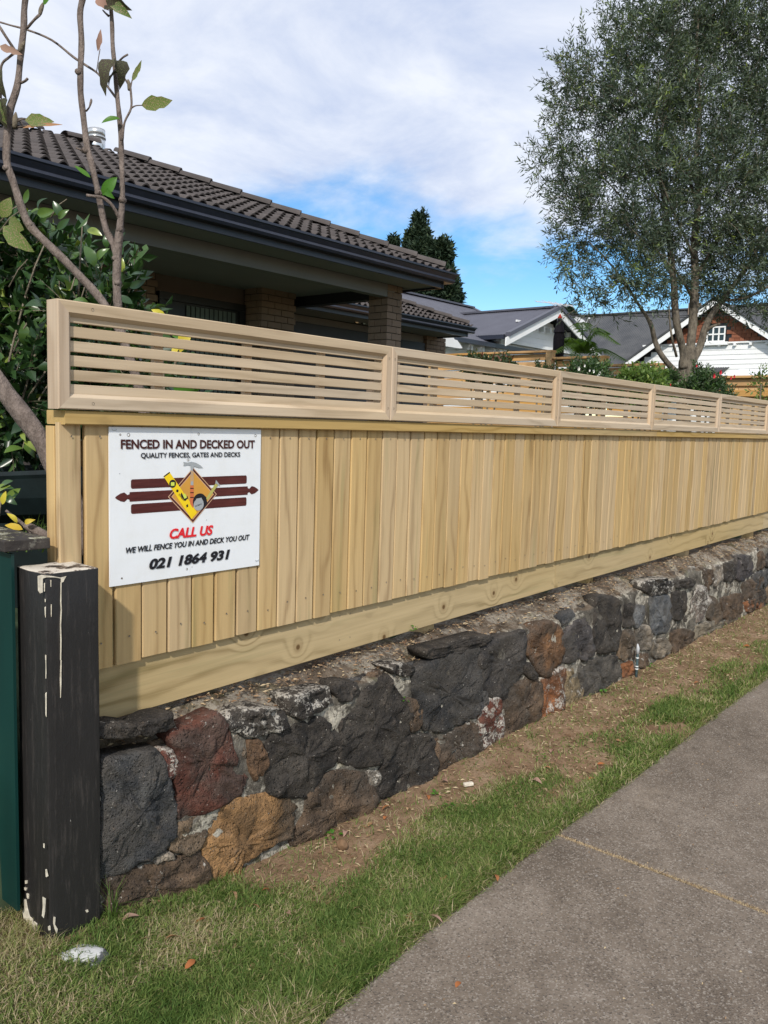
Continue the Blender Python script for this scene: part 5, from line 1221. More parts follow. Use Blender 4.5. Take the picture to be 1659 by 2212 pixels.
# chimney stub
cq = atD(1508, 668, 42); mb = MB(); mb.box(cq.x, cq.x+.5, cq.y, cq.y+.5, cq.z-1, cq.z+.35); mb.box(cq.x+.1, cq.x+.4, cq.y+.1, cq.y+.4, cq.z+.352, cq.z+.8); mb.build('chimney', M['brick'], bung)
# low white roof edge behind the right fence
lr = atD(1560, 802, 26); shed = thing('low_white_roof', 'low pale skillion roof just above the right hand fence', 'roof', tuple(lr))
mb = MB(); p1_, p2_, p3_, p4_ = atD(1545, 812, 22), atD(1680, 812, 20), atD(1680, 797, 24), atD(1600, 797, 26)
mb.add([p1_, p2_, p3_, p4_]+[q-Vector((0, 0, .1)) for q in (p1_, p2_, p3_, p4_)], [(0, 1, 2, 3), (0, 4, 5, 1), (1, 5, 6, 2), (2, 6, 7, 3), (3, 7, 4, 0), (7, 6, 5, 4)]); mb.build('roof_sheet', M['whitep'], shed, fix=True)
# overhead cables
cb = thing('overhead_cable', 'pair of thin overhead service cables crossing above the charcoal roof', 'cable', tuple(atD(1400, 679, 30)))
for dy in (0, 5):
    mb = MB(); A = atD(1225, 677+dy*.4, 27); B = atD(1700, 672+dy, 27); mb.tube([A, A.lerp(B, .5)-Vector((0, 0, .12)), B], .012, 4); mb.build('wire', M['black'], cb)
# ------------------------------------------------------------------ stepped boundary fence in the garden
BX = 12.3
dfence = thing('stepped_slat_fence', 'orange toned timber boundary fence with level slats, stepping down towards the street', 'fence', (BX, 6.7, .5))
sec = [(onX(930, 762, BX).y, onX(1199, 760, BX).y, onX(1190, 757, BX).z), (onX(1199, 771, BX).y-.005, onX(1314, 772, BX).y, onX(1260, 770.5, BX).z), (onX(1314, 786, BX).y-.005, onX(1436, 788, BX).y, onX(1380, 786, BX).z)]
for si, (ya, yb, zt) in enumerate(sec):
    y0, y1 = min(ya, yb), max(ya, yb)
    slab('top_rail', (BX-.09, BX+.06, y0, y1-.003, zt-.035, zt), M['deck_y'], dfence, .003)
    z = zt-.055
    while z > 1.2: slab('slat', (BX-.01, BX+.012, y0+.1, y1-.02, z-.10, z), M['deck_y'], dfence, .002); z -= .125
    slab('fence_post', (BX-.085, BX+.03, y0+.002, y0+.118, .6, zt-.037), M['deck_z'], dfence, .003)
    n = int((y1-y0)/1.0)
    for i in range(1, n+1):
        y = y0+(y1-y0)*i/(n+.0)-.05; slab('stud', (BX-.065, BX-.012, y-.03, y+.03, .6, zt-.037), M['deck_z'], dfence, .002)
rf = thing('paling_side_fence', 'orange timber paling fence at the right edge behind the red flowered bush', 'fence', (BX+.05, 3.5, .5))
za = onX(1600, 812, BX).z; zr2 = onX(1600, 833, BX).z
ya = onX(1548, 812, BX).y; yb = 2.35
slab('top_rail', (BX-.10, BX+.06, yb, ya, za-.035, za), M['deck_y'], rf, .003)
y = yb
while y < ya-.05: slab('paling', (BX+.0, BX+.018, y, y+.138, .6, za-.037), M['deck_z'], rf, .002); y += .142
zr3 = onX(1600, 843, BX).z; slab('mid_rail', (BX-.05, BX-.002, yb, ya, zr3-.09, zr3), M['deck_y'], rf, .003)
slab('top_board', (BX-.035, BX-.002, yb, ya, za-.14, za-.038), M['deck_y'], rf, .002)
# closed black umbrella
up_ = atD(1210, 690, 16.5); umb = thing('closed_umbrella', 'closed black garden umbrella with red finial standing behind the stepped fence', 'umbrella', (up_.x, up_.y, .6))
mb = MB(); n = 16; ztop = up_.z; zbot = atD(1208, 782, 16.5).z; v = []; ks = 14
for i in range(ks+1):
    t = i/ks; r = .03+.075*min(1, t*2.2)**.7-.01*t
    for j in range(n): a = 2*math.pi*j/n; rr2 = r*(1+.16*math.cos(a*8)*min(1, t*3))+.006*noise.noise(Vector((j, i*.5, 3))); v.append((up_.x+rr2*math.cos(a), up_.y+rr2*math.sin(a), ztop+(zbot-ztop)*t))
mb.add(v, [(i*n+j, i*n+(j+1) % n, (i+1)*n+(j+1) % n, (i+1)*n+j) for i in range(ks) for j in range(n)]); mb.build('canopy', M['umb'], umb, True)
mb = MB(); v = []
for zf, r in ((.02, .03), (-.05, .055), (-.20, .095), (-.26, .112)):
    for j in range(n): a = 2*math.pi*j/n; r2 = r*(1+.1*math.cos(a*8)); v.append((up_.x+r2*math.cos(a), up_.y+r2*math.sin(a), ztop+zf))
mb.add(v, [(i*n+j, i*n+(j+1) % n, (i+1)*n+(j+1) % n, (i+1)*n+j) for i in range(3) for j in range(n)]); mb.build('vent_flap', M['umb'], umb, True)
mb = MB(); mb.tube([(up_.x, up_.y, ztop), (up_.x, up_.y, ztop+.04), (up_.x, up_.y, ztop+.10)], [.03, .045, .012], 8); mb.build('finial', M['red'], umb, True)
mb = MB(); mb.tube([(up_.x, up_.y, .6), (up_.x, up_.y, zbot+.02)], .022, 8); mb.build('pole', M['black'], umb)
# ------------------------------------------------------------------ foliage
def leaf_cloud(name, P_, D, Ln, W, tint, mat, parent=None, fold=.12, nside=None, loc=(0, 0, 0), cards=4):
    """joined leaves: base point P_, unit direction D, length Ln, width W; a folded rhombus each (4 triangles)"""
    n = len(P_); r = nprng.normal(size=(n, 3)) if nside is None else nside; S = np.cross(D, r); S /= np.linalg.norm(S, axis=1)[:, None]+1e-9; Nn = np.cross(S, D)
    L_ = Ln[:, None]; W_ = W[:, None]
    v0 = P_; v1 = P_+D*L_*.45+S*W_*.5+Nn*W_*fold; v2 = P_+D*L_-Nn*L_*.06; v3 = P_+D*L_*.45-S*W_*.5+Nn*W_*fold
    V = np.stack([v0, v1, v2, v3], 1).reshape(-1, 3)-np.array(loc); b = np.arange(n)*4
    loops = np.stack([b, b+1, b+2, b, b+2, b+3], 1).reshape(-1)
    me = bpy.data.meshes.new(name); me.vertices.add(len(V)); me.vertices.foreach_set('co', V.reshape(-1)); me.loops.add(len(loops)); me.loops.foreach_set('vertex_index', loops)
    me.polygons.add(2*n); me.polygons.foreach_set('loop_start', np.arange(2*n)*3); me.polygons.foreach_set('loop_total', np.full(2*n, 3)); me.update(calc_edges=True)
    at = me.attributes.new('tint', 'FLOAT', 'POINT'); at.data.foreach_set('value', np.repeat(tint, 4)); me.materials.append(mat)
    o = put(name, me, (0, 0, 0), parent); o['kind'] = 'stuff'; return o
def unit(a): return a/(np.linalg.norm(a, axis=-1, keepdims=True)+1e-9)
def sprigs(blobs, ntw, leaves, tl, ll, lw, up=.3, outw=.8, surf=.75, droop=0., seedv=0):
    """twigs in blobs (centre, radii); returns leaf arrays and twig line list"""
    C_ = np.array([b[0] for b in blobs]); R_ = np.array([b[1] for b in blobs]); vol = np.prod(R_, 1)**.8; idx = nprng.choice(len(blobs), ntw, p=vol/vol.sum())
    u = unit(nprng.normal(size=(ntw, 3))); rad = nprng.uniform(0, 1, ntw)**(1/3.)*(1-surf)+surf*nprng.uniform(.55, 1.0, ntw)
    base = C_[idx]+u*R_[idx]*rad[:, None]
    d = unit(u*outw+np.array([0, 0, up])+nprng.normal(size=(ntw, 3))*.5)
    L_ = tl*nprng.uniform(.6, 1.35, ntw)
    t = (np.arange(leaves)+.5)/leaves
    side = unit(np.cross(d, nprng.normal(size=(ntw, 3)))); s2 = np.cross(d, side)
    bend = unit(nprng.normal(size=(ntw, 3)))*.25+np.array([0, 0, -droop])
    P_ = base[:, None, :]+d[:, None, :]*(L_[:, None]*t)[..., None]+bend[:, None, :]*(L_[:, None]*t*t)[..., None]
    ph = (np.arange(leaves)*2.4)[None, :]+nprng.uniform(0, 6.28, ntw)[:, None]
    out = side[:, None, :]*np.cos(ph)[..., None]+s2[:, None, :]*np.sin(ph)[..., None]
    D = unit(d[:, None, :]*.75+out*.7+nprng.normal(size=P_.shape)*.18)
    n = ntw*leaves; P_ = P_.reshape(-1, 3); D = D.reshape(-1, 3)
    Ln = ll*nprng.uniform(.65, 1.25, n); W = lw*nprng.uniform(.7, 1.2, n)
    tt = np.clip(np.repeat(nprng.normal(.42, .22, ntw), leaves)+nprng.normal(0, .12, n)+.12*(np.tile(t, ntw) > .8), 0, 1)
    tw = [(base[i], base[i]+d[i]*L_[i]*.5+bend[i]*L_[i]*.25, base[i]+d[i]*L_[i]+bend[i]*L_[i]) for i in range(ntw)]
    return P_, D, Ln, W, tt, tw
def twig_mesh(name, tw, r0, mat, parent, every=1):
    mb = MB()
    for i in range(0, len(tw), every): mb.tube([Vector(q) for q in tw[i]], [r0, r0*.7, r0*.4], 3, caps=False)
    o = mb.build(name, mat, parent); o['kind'] = 'stuff'; return o
# ---- olive tree
TD = 12.2
def T(x, y, dd=0): return atD(x, y, TD+dd)
tb = T(1476, 845); tree = thing('olive_tree', 'tall grey green olive tree with forked trunk behind the right part of the fence', 'tree', (tb.x, tb.y, .6))
base_ = Vector((tb.x, tb.y, .5))
limbs = [  # (points x, y, ddepth, radius in display pixels)
 [(1478, 1010, 0, 19), (1477, 900, 0, 15.5), (1477, 850, 0, 14.5), (1480, 820, 0, 16.5), (1484, 790, 0, 18), (1487, 768, 0, 17.5), (1489, 750, 0, 14)],
 [(1478, 795, -.05, 11), (1476, 760, -.1, 8), (1468, 725, -.2, 8), (1461, 690, -.25, 8), (1458, 650, -.2, 7.5), (1455, 600, -.2, 7), (1448, 540, -.1, 6), (1440, 460, 0, 5), (1425, 370, 0, 4), (1420, 280, 0, 3), (1410, 190, 0, 2)],
 [(1490, 785, 0, 11), (1493, 740, .0, 9.5), (1497, 700, 0, 9.5), (1499, 650, 0, 9), (1502, 600, .1, 8.5), (1500, 520, .1, 7.5), (1508, 440, .1, 6.5), (1505, 340, .1, 5.5), (1512, 240, .1, 4.5), (1505, 120, .1, 3.5), (1510, 20, .1, 2.5)],
 [(1494, 785, 0, 8.5), (1512, 750, .1, 8), (1522, 715, .1, 7.5), (1535, 685, .2, 6.5), (1560, 650, .3, 6), (1590, 610, .3, 5), (1625, 560, .3, 4), (1660, 490, .4, 3)],
 [(1474, 815, 0, 8), (1452, 795, -.1, 6.5), (1428, 765, -.2, 6), (1415, 735, -.2, 5.5), (1408, 705, -.3, 5), (1395, 680, -.3, 3.5), (1375, 650, -.4, 3), (1350, 610, -.4, 2.2), (1310, 560, -.5, 1.8), (1270, 520, -.5, 1.2)],
 [(1522, 718, .1, 4), (1540, 705, 0, 3), (1556, 700, 0, 2.4)], [(1462, 770, -.1, 2.8), (1452, 730, -.3, 2.4), (1447, 690, -.3, 2), (1446, 660, -.3, 1.2)],
 [(1499, 650, 0, 4), (1480, 615, -.2, 3), (1450, 575, -.4, 2.4), (1400, 530, -.6, 2), (1340, 470, -.7, 1.4)], [(1455, 600, -.2, 4), (1420, 540, -.3, 3), (1370, 460, -.3, 2.2), (1300, 380, -.3, 1.4), (1240, 330, -.3, 1)],
 [(1502, 600, .1, 5), (1550, 520, .3, 4), (1600, 420, .4, 3), (1650, 320, .5, 2), (1690, 220, .5, 1.4)], [(1505, 440, .1, 4), (1470, 330, -.1, 3), (1420, 240, -.2, 2.2), (1370, 150, -.2, 1.4), (1340, 80, -.2, 1)],
 [(1508, 440, .1, 4), (1570, 330, .2, 3), (1620, 210, .3, 2), (1650, 100, .3, 1.2)], [(1440, 460, 0, 3), (1380, 360, 0, 2), (1320, 260, 0, 1.5), (1270, 200, 0, .9)], [(1560, 650, .3, 3.5), (1620, 640, .1, 2.6), (1690, 600, 0, 2)], [(1502, 560, 0, 3), (1440, 420, -.5, 2.2), (1420, 330, -.6, 1.4), (1440, 250, -.6, 1)],
]
for li, l in enumerate(limbs):
    s_ = spline([(*T(x, y, d), r/1790*(TD+d)) for x, y, d, r in l], 5); mb = MB()
    mb.tube([q[:3] for q in s_], [q[3] for q in s_], 10 if li < 5 else 6, jit=.12); mb.build('trunk' if li == 0 else 'limb', M['bark'], tree, True)
# crown masses laid out around the limbs, (x, y) in sight lines, ddepth, radius in metres
OB = [(1385, 75, 0, .66), (1440, -10, .2, .9), (1540, -40, .3, 1.2), (1650, 20, .5, 1.1), (1290, 150, -.2, .55), (1370, 170, 0, .9), (1480, 130, 0, 1.0), (1600, 150, .4, 1.1), (1270, 250, -.3, .50), (1340, 290, -.4, .8),
      (1440, 290, -.3, 1.0), (1560, 300, .2, 1.1), (1660, 300, .5, 1.0), (1240, 345, -.3, .42), (1190, 360, -.4, .26), (1280, 410, -.5, .62), (1370, 420, -.6, .9), (1480, 430, -.2, 1.0), (1600, 440, .3, 1.1), (1270, 510, -.6, .48),
      (1330, 540, -.7, .65), (1420, 540, -.4, .75), (1530, 560, .2, .85), (1630, 570, .4, .8), (1300, 595, -.7, .32), (1370, 605, -.7, .34), (1600, 610, .2, .5), (1665, 630, .3, .5), (1240, 560, -.6, .24), (1228, 220, -.2, .30), (1225, 430, -.4, .24), (1430, 585, -.5, .35), (1540, 600, .1, .4), (1480, 570, -.2, .35), (1215, 175, -.1, .2), (1700, 450, .5, .9), (1720, 150, .6, 1.0), (1262, 630, -.6, .2), (1345, 640, -.7, .18)]
blobs = [(np.array(T(x, y, d)), np.array([r, r, r*.95])) for x, y, d, r in OB]
P_, D, Ln, W, tt, tw = sprigs(blobs, 10500, 15, .32, .086, .0195, .35, .7, .5, .1)
keep = np.array([noise.noise(Vector(tuple(np.array(q[0])*1.9))) > -.20 for q in tw]); kk = np.repeat(keep, 15); P_, D, Ln, W, tt = P_[kk], D[kk], Ln[kk], W[kk], tt[kk]; tw = [q for q, e_ in zip(tw, keep) if e_]
leaf_cloud('foliage', P_, D, Ln, W, tt, M['olive'], tree, loc=tuple(tree.location)); twig_mesh('twigs', tw, .0032, M['twig'], tree, 2)
# sparse outer sprays at the left outline of the crown
OS = [(1160, 380), (1150, 345), (1180, 320), (1200, 300), (1205, 150), (1200, 240), (1215, 265), (1205, 420), (1225, 470), (1230, 520), (1215, 540), (1240, 610), (1250, 580), (1290, 640), (1215, 395), (1250, 440), (1198, 190), (1310, 660), (1250, 655), (1215, 580), (1265, 668)]
bl = [(np.array(T(x+18, y, -.3)), np.array([.16, .22, .13])) for x, y in OS]
P_, D, Ln, W, tt, tw = sprigs(bl, 300, 12, .26, .084, .019, .1, .6, .6, .1)
leaf_cloud('outer_foliage', P_, D, Ln, W, tt, M['olive'], tree, loc=tuple(tree.location)); twig_mesh('outer_twigs', tw, .0035, M['twig'], tree)
# ---- cypress trees far behind
def cypress(x0, w_, ytop, ybot, d, label, n, humps):
    b0 = atD(x0, ybot, d); top = atD(x0, ytop, d); H = top.z-b0.z; px = d/1790; t = thing('cypress_tree', label, 'tree', (b0.x, b0.y, .5), 'cypress trees far behind the houses')
    mb = MB(); mb.tube([(b0.x, b0.y, .5), (b0.x, b0.y, b0.z+H*.5)], [.35, .15], 7); mb.build('trunk', M['bark'], t)
    bl = []
    for (hx, hy, hr, hh) in humps: c_ = atD(hx, hy, d+rnd.uniform(-.5, .5)); bl.append((np.array(c_), np.array([hr*px*.72, hr*px*.72, hh*px*.84])))
    P_, D, Ln, W, tt, tw = sprigs(bl, n, 7, .34, .28, .12, .9, .5, .8)
    leaf_cloud('foliage', P_, D, Ln, W, tt, M['cypress'], t, loc=tuple(t.location))
cypress(918, 60, 462, 660, 45, 'tallest pointed dark cypress just right of the porch roof', 4200, [(908, 487, 13, 26), (905, 520, 26, 32), (915, 560, 36, 45), (912, 610, 44, 50), (925, 650, 50, 50), (890, 530, 16, 26)])
cypress(955, 40, 522, 680, 44, 'cypress with rounded shoulders standing right of the tallest one', 2600, [(958, 540, 13, 18), (955, 570, 20, 35), (962, 620, 28, 40), (975, 650, 22, 30), (940, 555, 14, 28)])
cypress(849, 14, 515, 560, 48, 'small cypress tip peeping over the porch roof hip', 300, [(850, 530, 8, 14), (848, 560, 12, 22)])
cypress(1222, 20, 668, 700, 60, 'dark tree top peeping over the villa ridge beside the dish', 300, [(1222, 678, 14, 9), (1235, 690, 14, 12)])
# ---- garden shrubs
def shrub(name, label, blobs_px, d, mat, n, lv, tl, ll, lw, flowers=None, fm=None, cat='bush', group=None):
    n = int(n*.8)
    bl = [(np.array(atD(x, y, d+dd)), np.array([r*d/1790, r*d/1790, rv*d/1790])) for x, y, dd, r, rv in blobs_px]
    c_ = atD(blobs_px[0][0], blobs_px[0][1], d); t = thing(name, label, cat, (c_.x, c_.y, .6), group)
    P_, D, Ln, W, tt, tw = sprigs(bl, n, lv, tl, ll, lw, .6, .6, .5)
    leaf_cloud('foliage', P_, D, Ln, W, tt, mat, t, loc=tuple(t.location)); twig_mesh('twigs', tw, .003, M['twig'], t, 2)
    mb = MB()
    for x, y, dd, r, rv in blobs_px: q = atD(x, y, d+dd); mb.tube([(c_.x, c_.y, .5), ((c_.x+q.x)/2, (c_.y+q.y)/2, (q.z+.6)/2), tuple(q)], [.025, .015, .008], 5)
    mb.build('stems', M['twig'], t)
    for fx, fy, fr in (flowers or []):
        q = atD(fx, fy, d-.25); mb = MB(); rr = fr*d/1790
        for i in range(7):
            a = 2*math.pi*i/7; u = Vector((math.cos(a)*.8, -.5+.2*math.sin(a*3), math.sin(a)*.8)).normalized(); s_ = u.cross(Vector((.2, .9, .1))).normalized()
            mb.add([q, q+u*rr*.6+s_*rr*.4, q+u*rr, q+u*rr*.6-s_*rr*.4], [(0, 1, 2, 3)])
        mb.build('flower', M[fm], t)
    return t
shrub('garden_bush', 'dark leaved low bush with reddish tips left of the umbrella', [(1045, 788, 0, 26, 9), (1085, 792, .2, 22, 8), (1015, 795, .1, 18, 8), (1060, 812, 0, 50, 16)], 10.5, M['redbush'], 520, 9, .13, .055, .028)
shrub('garden_bush', 'pair of small bronze leaved bush tips beside the slat fence post', [(1163, 802, 0, 8, 6), (1190, 802, 0, 7, 6), (1178, 825, 0, 26, 12)], 10.5, M['redbush'], 190, 9, .12, .05, .024)
shrub('white_flowered_bush', 'camellia bush with white flowers in front of the stepped fence', [(1265, 808, 0, 34, 14), (1290, 800, .2, 20, 12), (1240, 808, 0, 16, 10), (1280, 848, 0, 62, 30)], 9.5, M['bush'], 1050, 9, .12, .045, .022, [(1249, 796, 6), (1281, 802, 5), (1294, 806, 5.5), (1273, 800, 3.5), (1262, 790, 4), (1290, 812, 4), (1240, 816, 3)], 'petalw')
shrub('light_green_bush', 'rounded light green bush left of the olive trunk', [(1372, 822, 0, 30, 14), (1400, 812, .1, 20, 12), (1350, 826, 0, 16, 10), (1418, 822, .3, 18, 12), (1385, 855, 0, 60, 26)], 9.8, M['bush2'], 1000, 9, .11, .055, .030)
shrub('red_flowered_bush', 'dark camellia bush with red flowers right of the olive trunk', [(1530, 830, 0, 26, 16), (1512, 812, .1, 13, 15), (1552, 838, 0, 16, 8), (1505, 846, 0, 26, 24), (1540, 868, 0, 44, 18)], 10.2, M['bush'], 1000, 9, .11, .042, .020, [(1504, 790, 4), (1555, 804, 6.5), (1541, 812, 6.5), (1578, 816, 5), (1585, 813, 5), (1447, 830, 4)], 'petalr')
shrub('garden_bush', 'dark little bush wedged left against the olive trunk', [(1445, 822, 0, 12, 12), (1440, 842, 0, 18, 14)], 10.6, M['bush'], 240, 9, .1, .045, .022)
shrub('garden_bush', 'thin leggy sapling at the right edge in front of the paling fence', [(1645, 830, 0, 12, 22), (1655, 860, 0, 16, 14)], 9.2, M['bush2'], 34, 8, .14, .05, .022)
for k, (x, y, lb) in enumerate(((370, 700, 'yellow green leafy twig just above the first slatted screen'),)):
    pass
# ---- tree fern
fc = atD(1262, 760, 17); fern = thing('tree_fern', 'green tree fern with arching fronds behind the stepped fence', 'fern', (fc.x, fc.y, .6))
mb = MB(); mb.tube([(fc.x, fc.y, .6), (fc.x, fc.y, fc.z-.1)], [.12, .09], 8); mb.build('trunk', M['bark'], fern)
FR = [(1260, 742, 1212, 748, 1196, 762), (1268, 725, 1310, 718, 1336, 742), (1262, 735, 1250, 742, 1238, 778), (1270, 740, 1276, 745, 1290, 785), (1255, 722, 1262, 700, 1275, 712), (1290, 760, 1320, 756, 1352, 778), (1240, 740, 1225, 732, 1205, 742), (1275, 722, 1290, 712, 1318, 722)]
for k, (ax_, ay_, bx_, by_, cx_, cy_) in enumerate(FR):
    A = atD(1262, 762, 17); B = atD((ax_+bx_)/2, min(ay_, by_)-2, 17-.3+.2*(k % 3)); E_ = atD(cx_, cy_, 17-.7+.3*(k % 4)); s_ = spline([A, B, E_], 12); mb = MB()
    mb.tube(s_, [.012]*len(s_), 4, caps=False); n = len(s_)
    for i in range(2, n):
        p = Vector(s_[i]); tdir = (Vector(s_[min(i+1, n-1)])-Vector(s_[i-1])).normalized(); sd_ = tdir.cross(Vector((0, 0, 1))).normalized(); L_ = .22*math.sin(math.pi*(.15+.8*i/n))
        for sgn in (-1, 1):
            for q_ in (0, .5):
                pp = p+tdir*q_*.04; e = pp+sd_*sgn*L_+tdir*L_*.3-Vector((0, 0, L_*.45)); wv = tdir*.011
                m_ = pp.lerp(e, .5)+Vector((0, 0, .02)); mb.add([pp-wv*.5, pp+wv*.5, m_+wv, m_-wv, e], [(0, 1, 2, 3), (3, 2, 4)])
    o = mb.build('frond', M['fern'], fern); at = o.data.attributes.new('tint', 'FLOAT', 'POINT'); at.data.foreach_set('value', [min(1, max(0, rnd.gauss(.5, .2)))]*len(o.data.vertices))
# ---- magnolia in front left
MD = 3.15
def G(x, y, d=MD): return atD(x*.3307, y*.3307, d)
mt_ = thing('magnolia_tree', 'nearly bare magnolia with smooth grey stems and few withered leaves behind the fence end', 'tree', tuple(atD(310, 1100, 3.2)))
ML = [
 ('limb', [(850, 2320, 0, 24), (700, 2010, 0, 27), (500, 1780, 0, 27), (340, 1620, 0, 27), (200, 1480, 0, 27), (140, 1350, .0, 26), (85, 1180, 0, 24), (45, 1050, 0, 24), (50, 850, 0, 24), (65, 720, 0, 26), (115, 560, 0, 21), (135, 370, 0, 20), (155, 190, 0, 20), (160, 60, 0, 19), (175, -60, 0, 18)]),
 ('trunk', [(1010, 3300, 0, 40), (960, 2800, 0, 36), (900, 2500, .0, 32), (840, 2320, 0, 30), (790, 2150, 0, 29), (772, 2010, 0, 27), (765, 1850, 0, 26), (770, 1640, 0, 28), (785, 1480, 0, 24), (800, 1300, 0, 18), (795, 1000, 0, 17), (785, 800, 0, 17), (768, 640, 0, 15), (753, 450, 0, 15), (738, 300, 0, 14), (733, 150, 0, 14), (722, 0, 0, 13), (715, -80, 0, 13)]),
 ('limb', [(765, 1680, 0, 22), (740, 1590, 0, 22), (690, 1490, 0, 22), (645, 1270, 0, 21), (600, 1070, 0, 21), (570, 950, 0, 21), (545, 750, 0, 20), (528, 600, 0, 20), (528, 450, 0, 19), (535, 280, 0, 19), (525, 100, 0, 19), (540, 0, 0, 20), (560, -80, 0, 18)]),
 ('branch', [(787, 1440, 0, 12), (740, 1350, -.03, 11), (680, 1295, -.04, 11), (620, 1283, -.05, 10), (568, 1276, -.05, 10)]),
 ('branch', [(760, 640, .03, 8), (700, 560, .05, 8), (640, 480, .07, 7), (560, 425, .09, 8), (480, 372, .1, 8), (340, 262, .1, 7), (180, 195, .1, 7), (70, 165, .1, 6), (-30, 135, .1, 6)]),
 ('branch', [(797, 920, -.02, 12), (815, 800, -.03, 7), (858, 705, -.03, 7), (856, 600, -.03, 7), (850, 560, -.03, 8)]), ('branch', [(850, 570, -.03, 7), (820, 520, -.03, 6), (775, 480, -.03, 5)]), ('branch', [(855, 570, -.03, 5), (870, 500, -.03, 3), (885, 460, -.03, 3)]),
 ('branch', [(858, 705, -.03, 6), (890, 690, -.03, 4), (935, 688, -.03, 3)]), ('branch', [(810, 830, -.03, 4), (790, 795, -.03, 3), (775, 775, -.03, 3)]), ('branch', [(632, 470, .07, 3), (645, 380, .05, 3), (655, 320, .05, 3)]),
 ('branch', [(178, 185, 0, 8), (225, 130, -.02, 8), (262, 95, -.02, 9)]), ('branch', [(115, 330, 0, 9), (60, 375, -.02, 8), (20, 410, -.02, 8), (5, 470, -.02, 8), (5, 640, -.02, 8)]), ('branch', [(100, 330, 0, 9), (40, 240, -.02, 9), (-10, 160, -.02, 8)]),
 ('branch', [(140, 540, 0, 9), (165, 530, -.02, 8), (183, 512, -.02, 8)]), ('branch', [(565, 725, 0, 6), (585, 700, -.02, 5), (597, 660, -.02, 8), (596, 645, -.02, 3)]), ('branch', [(780, 400, 0, 6), (805, 375, -.02, 6), (838, 355, -.02, 6)]), ('branch', [(712, 105, 0, 8), (690, 85, 0, 6), (672, 65, 0, 4)]),
 ('branch', [(560, 1000, 0, 8), (520, 975, -.02, 6), (498, 965, -.02, 5)]), ('branch', [(80, 815, 0, 8), (120, 790, -.02, 5), (165, 772, -.02, 3)]), ('branch', [(85, 838, 0, 7), (150, 825, -.02, 4), (200, 815, -.02, 3)]), ('branch', [(655, 1275, 0, 7), (672, 1262, -.03, 7), (690, 1240, -.03, 4)]),
 ('bud', [(92, 835, -.02, 10), (100, 800, -.02, 18), (103, 755, -.02, 13), (105, 732, -.02, 3)]), ('bud', [(845, 590, -.03, 9), (845, 555, -.03, 13), (838, 520, -.03, 5)]), ('bud', [(262, 95, -.02, 9), (268, 65, -.02, 14), (285, 20, -.02, 7)]), ('bud', [(130, 340, -.02, 8), (145, 300, -.02, 15), (165, 268, -.02, 4)]),
]
for nm, l in ML:
    s_ = spline([(*G(x, y, MD+d), r*.3307/1790*MD) for x, y, d, r in l], 4); mb = MB(); mb.tube([q[:3] for q in s_], [q[3]*(1+.05*math.sin(i*1.3)) for i, q in enumerate(s_)], 10, jit=.1)
    mb.build(nm, M['magbark'] if nm != 'bud' else M['twig'], mt_, True)
for (x, y) in ((785, 1500), (45, 1100), (645, 1262), (770, 1850), (200, 1470), (800, 1308), (560, 985), (755, 1690), (515, 475)):
    q = G(x, y); mb = MB(); mb.tube([q+Vector((-.012, -.012, -.002)), q+Vector((.012, .008, .003))], [.011, .012], 8); mb.build('knot', M['magbark'], mt_, True)
def hang(p0, p1, mat, wf=.4, fold=.3, curl=.25, jag=.25, seed=0, roll=0, d=MD-.03, parent=mt_, nm='leaf', fn=None):
    fn = fn or G; a = fn(*p0, d); b = fn(*p1, d-.02); L_ = (b-a).length; me = leafmesh(M[mat], 1, wf, fold, curl, jag=jag, seed=seed); dd = b-a
    base = Vector(parent.location) if parent else Vector((0, 0, 0))
    view = -Vector(ray(0, 0)).normalized() if False else Vector((-.75, -.62, .15))
    o = put(nm, me, a-base, parent, orient(dd, view, roll), (L_, L_, L_)); return o
hang((925, 688), (1122, 655), 'magleaf', .42, .15, .1, .2, 1, .5); hang((165, 785), (345, 790), 'magleaf', .40, .25, .12, .2, 2, .2); hang((150, 835), (398, 803), 'dead', .10, .2, .1, .3, 3, 0); hang((640, 335), (660, 188), 'deadpink', .25, .4, .1, .2, 4, .4)
hang((865, 530), (928, 395), 'magleaf', .22, .3, -.1, .2, 5, .3); hang((785, 775), (662, 792), 'greenleaf', .36, .4, .15, .1, 6, .3); hang((592, 1160), (488, 1078), 'greenleaf', .30, .1, .05, .05, 7, .5); hang((672, 1275), (762, 1155), 'greenleaf', .50, .35, .12, .1, 8, .2); hang((690, 1235), (738, 1292), 'greenleaf', .45, .3, .2, .1, 9, .4)
hang((780, 400), (650, 570), 'darkleaf', .55, .5, .4, .3, 10, .4); hang((765, 395), (800, 535), 'darkleaf', .55, .6, .5, .35, 11, -.6); hang((790, 470), (690, 545), 'darkleaf', .5, .4, .3, .3, 12, 1.0)
hang((700, -10), (845, 102), 'magleaf', .35, .3, .2, .2, 13, .2); hang((660, -40), (828, 60), 'darkleaf', .5, .5, .3, .3, 14, .6); hang((640, -20), (700, 55), 'deadpink', .5, .3, .2, .2, 15, .2); hang((285, 30), (330, -30), 'greenleaf', .5, .2, .1, .1, 16, 0)
hang((0, 300), (138, 352), 'deadpink', .28, .2, .1, .3, 17, .3); hang((15, 450), (10, 620), 'darkleaf', .4, .5, .3, .3, 18, .3); hang((25, 640), (15, 810), 'darkleaf', .6, .4, .3, .2, 19, .2); hang((-10, 640), (20, 800), 'magleaf', .4, .3, .2, .2, 20, .5)
hang((20, 1480), (203, 1640), 'magleaf', .42, .12, .15, .12, 21, .3); hang((60, 1440), (150, 1500), 'magleaf', .8, .2, .1, .1, 22, .5); hang((10, 1420), (70, 1290), 'magleaf', .6, .2, .1, .1, 23, .5)
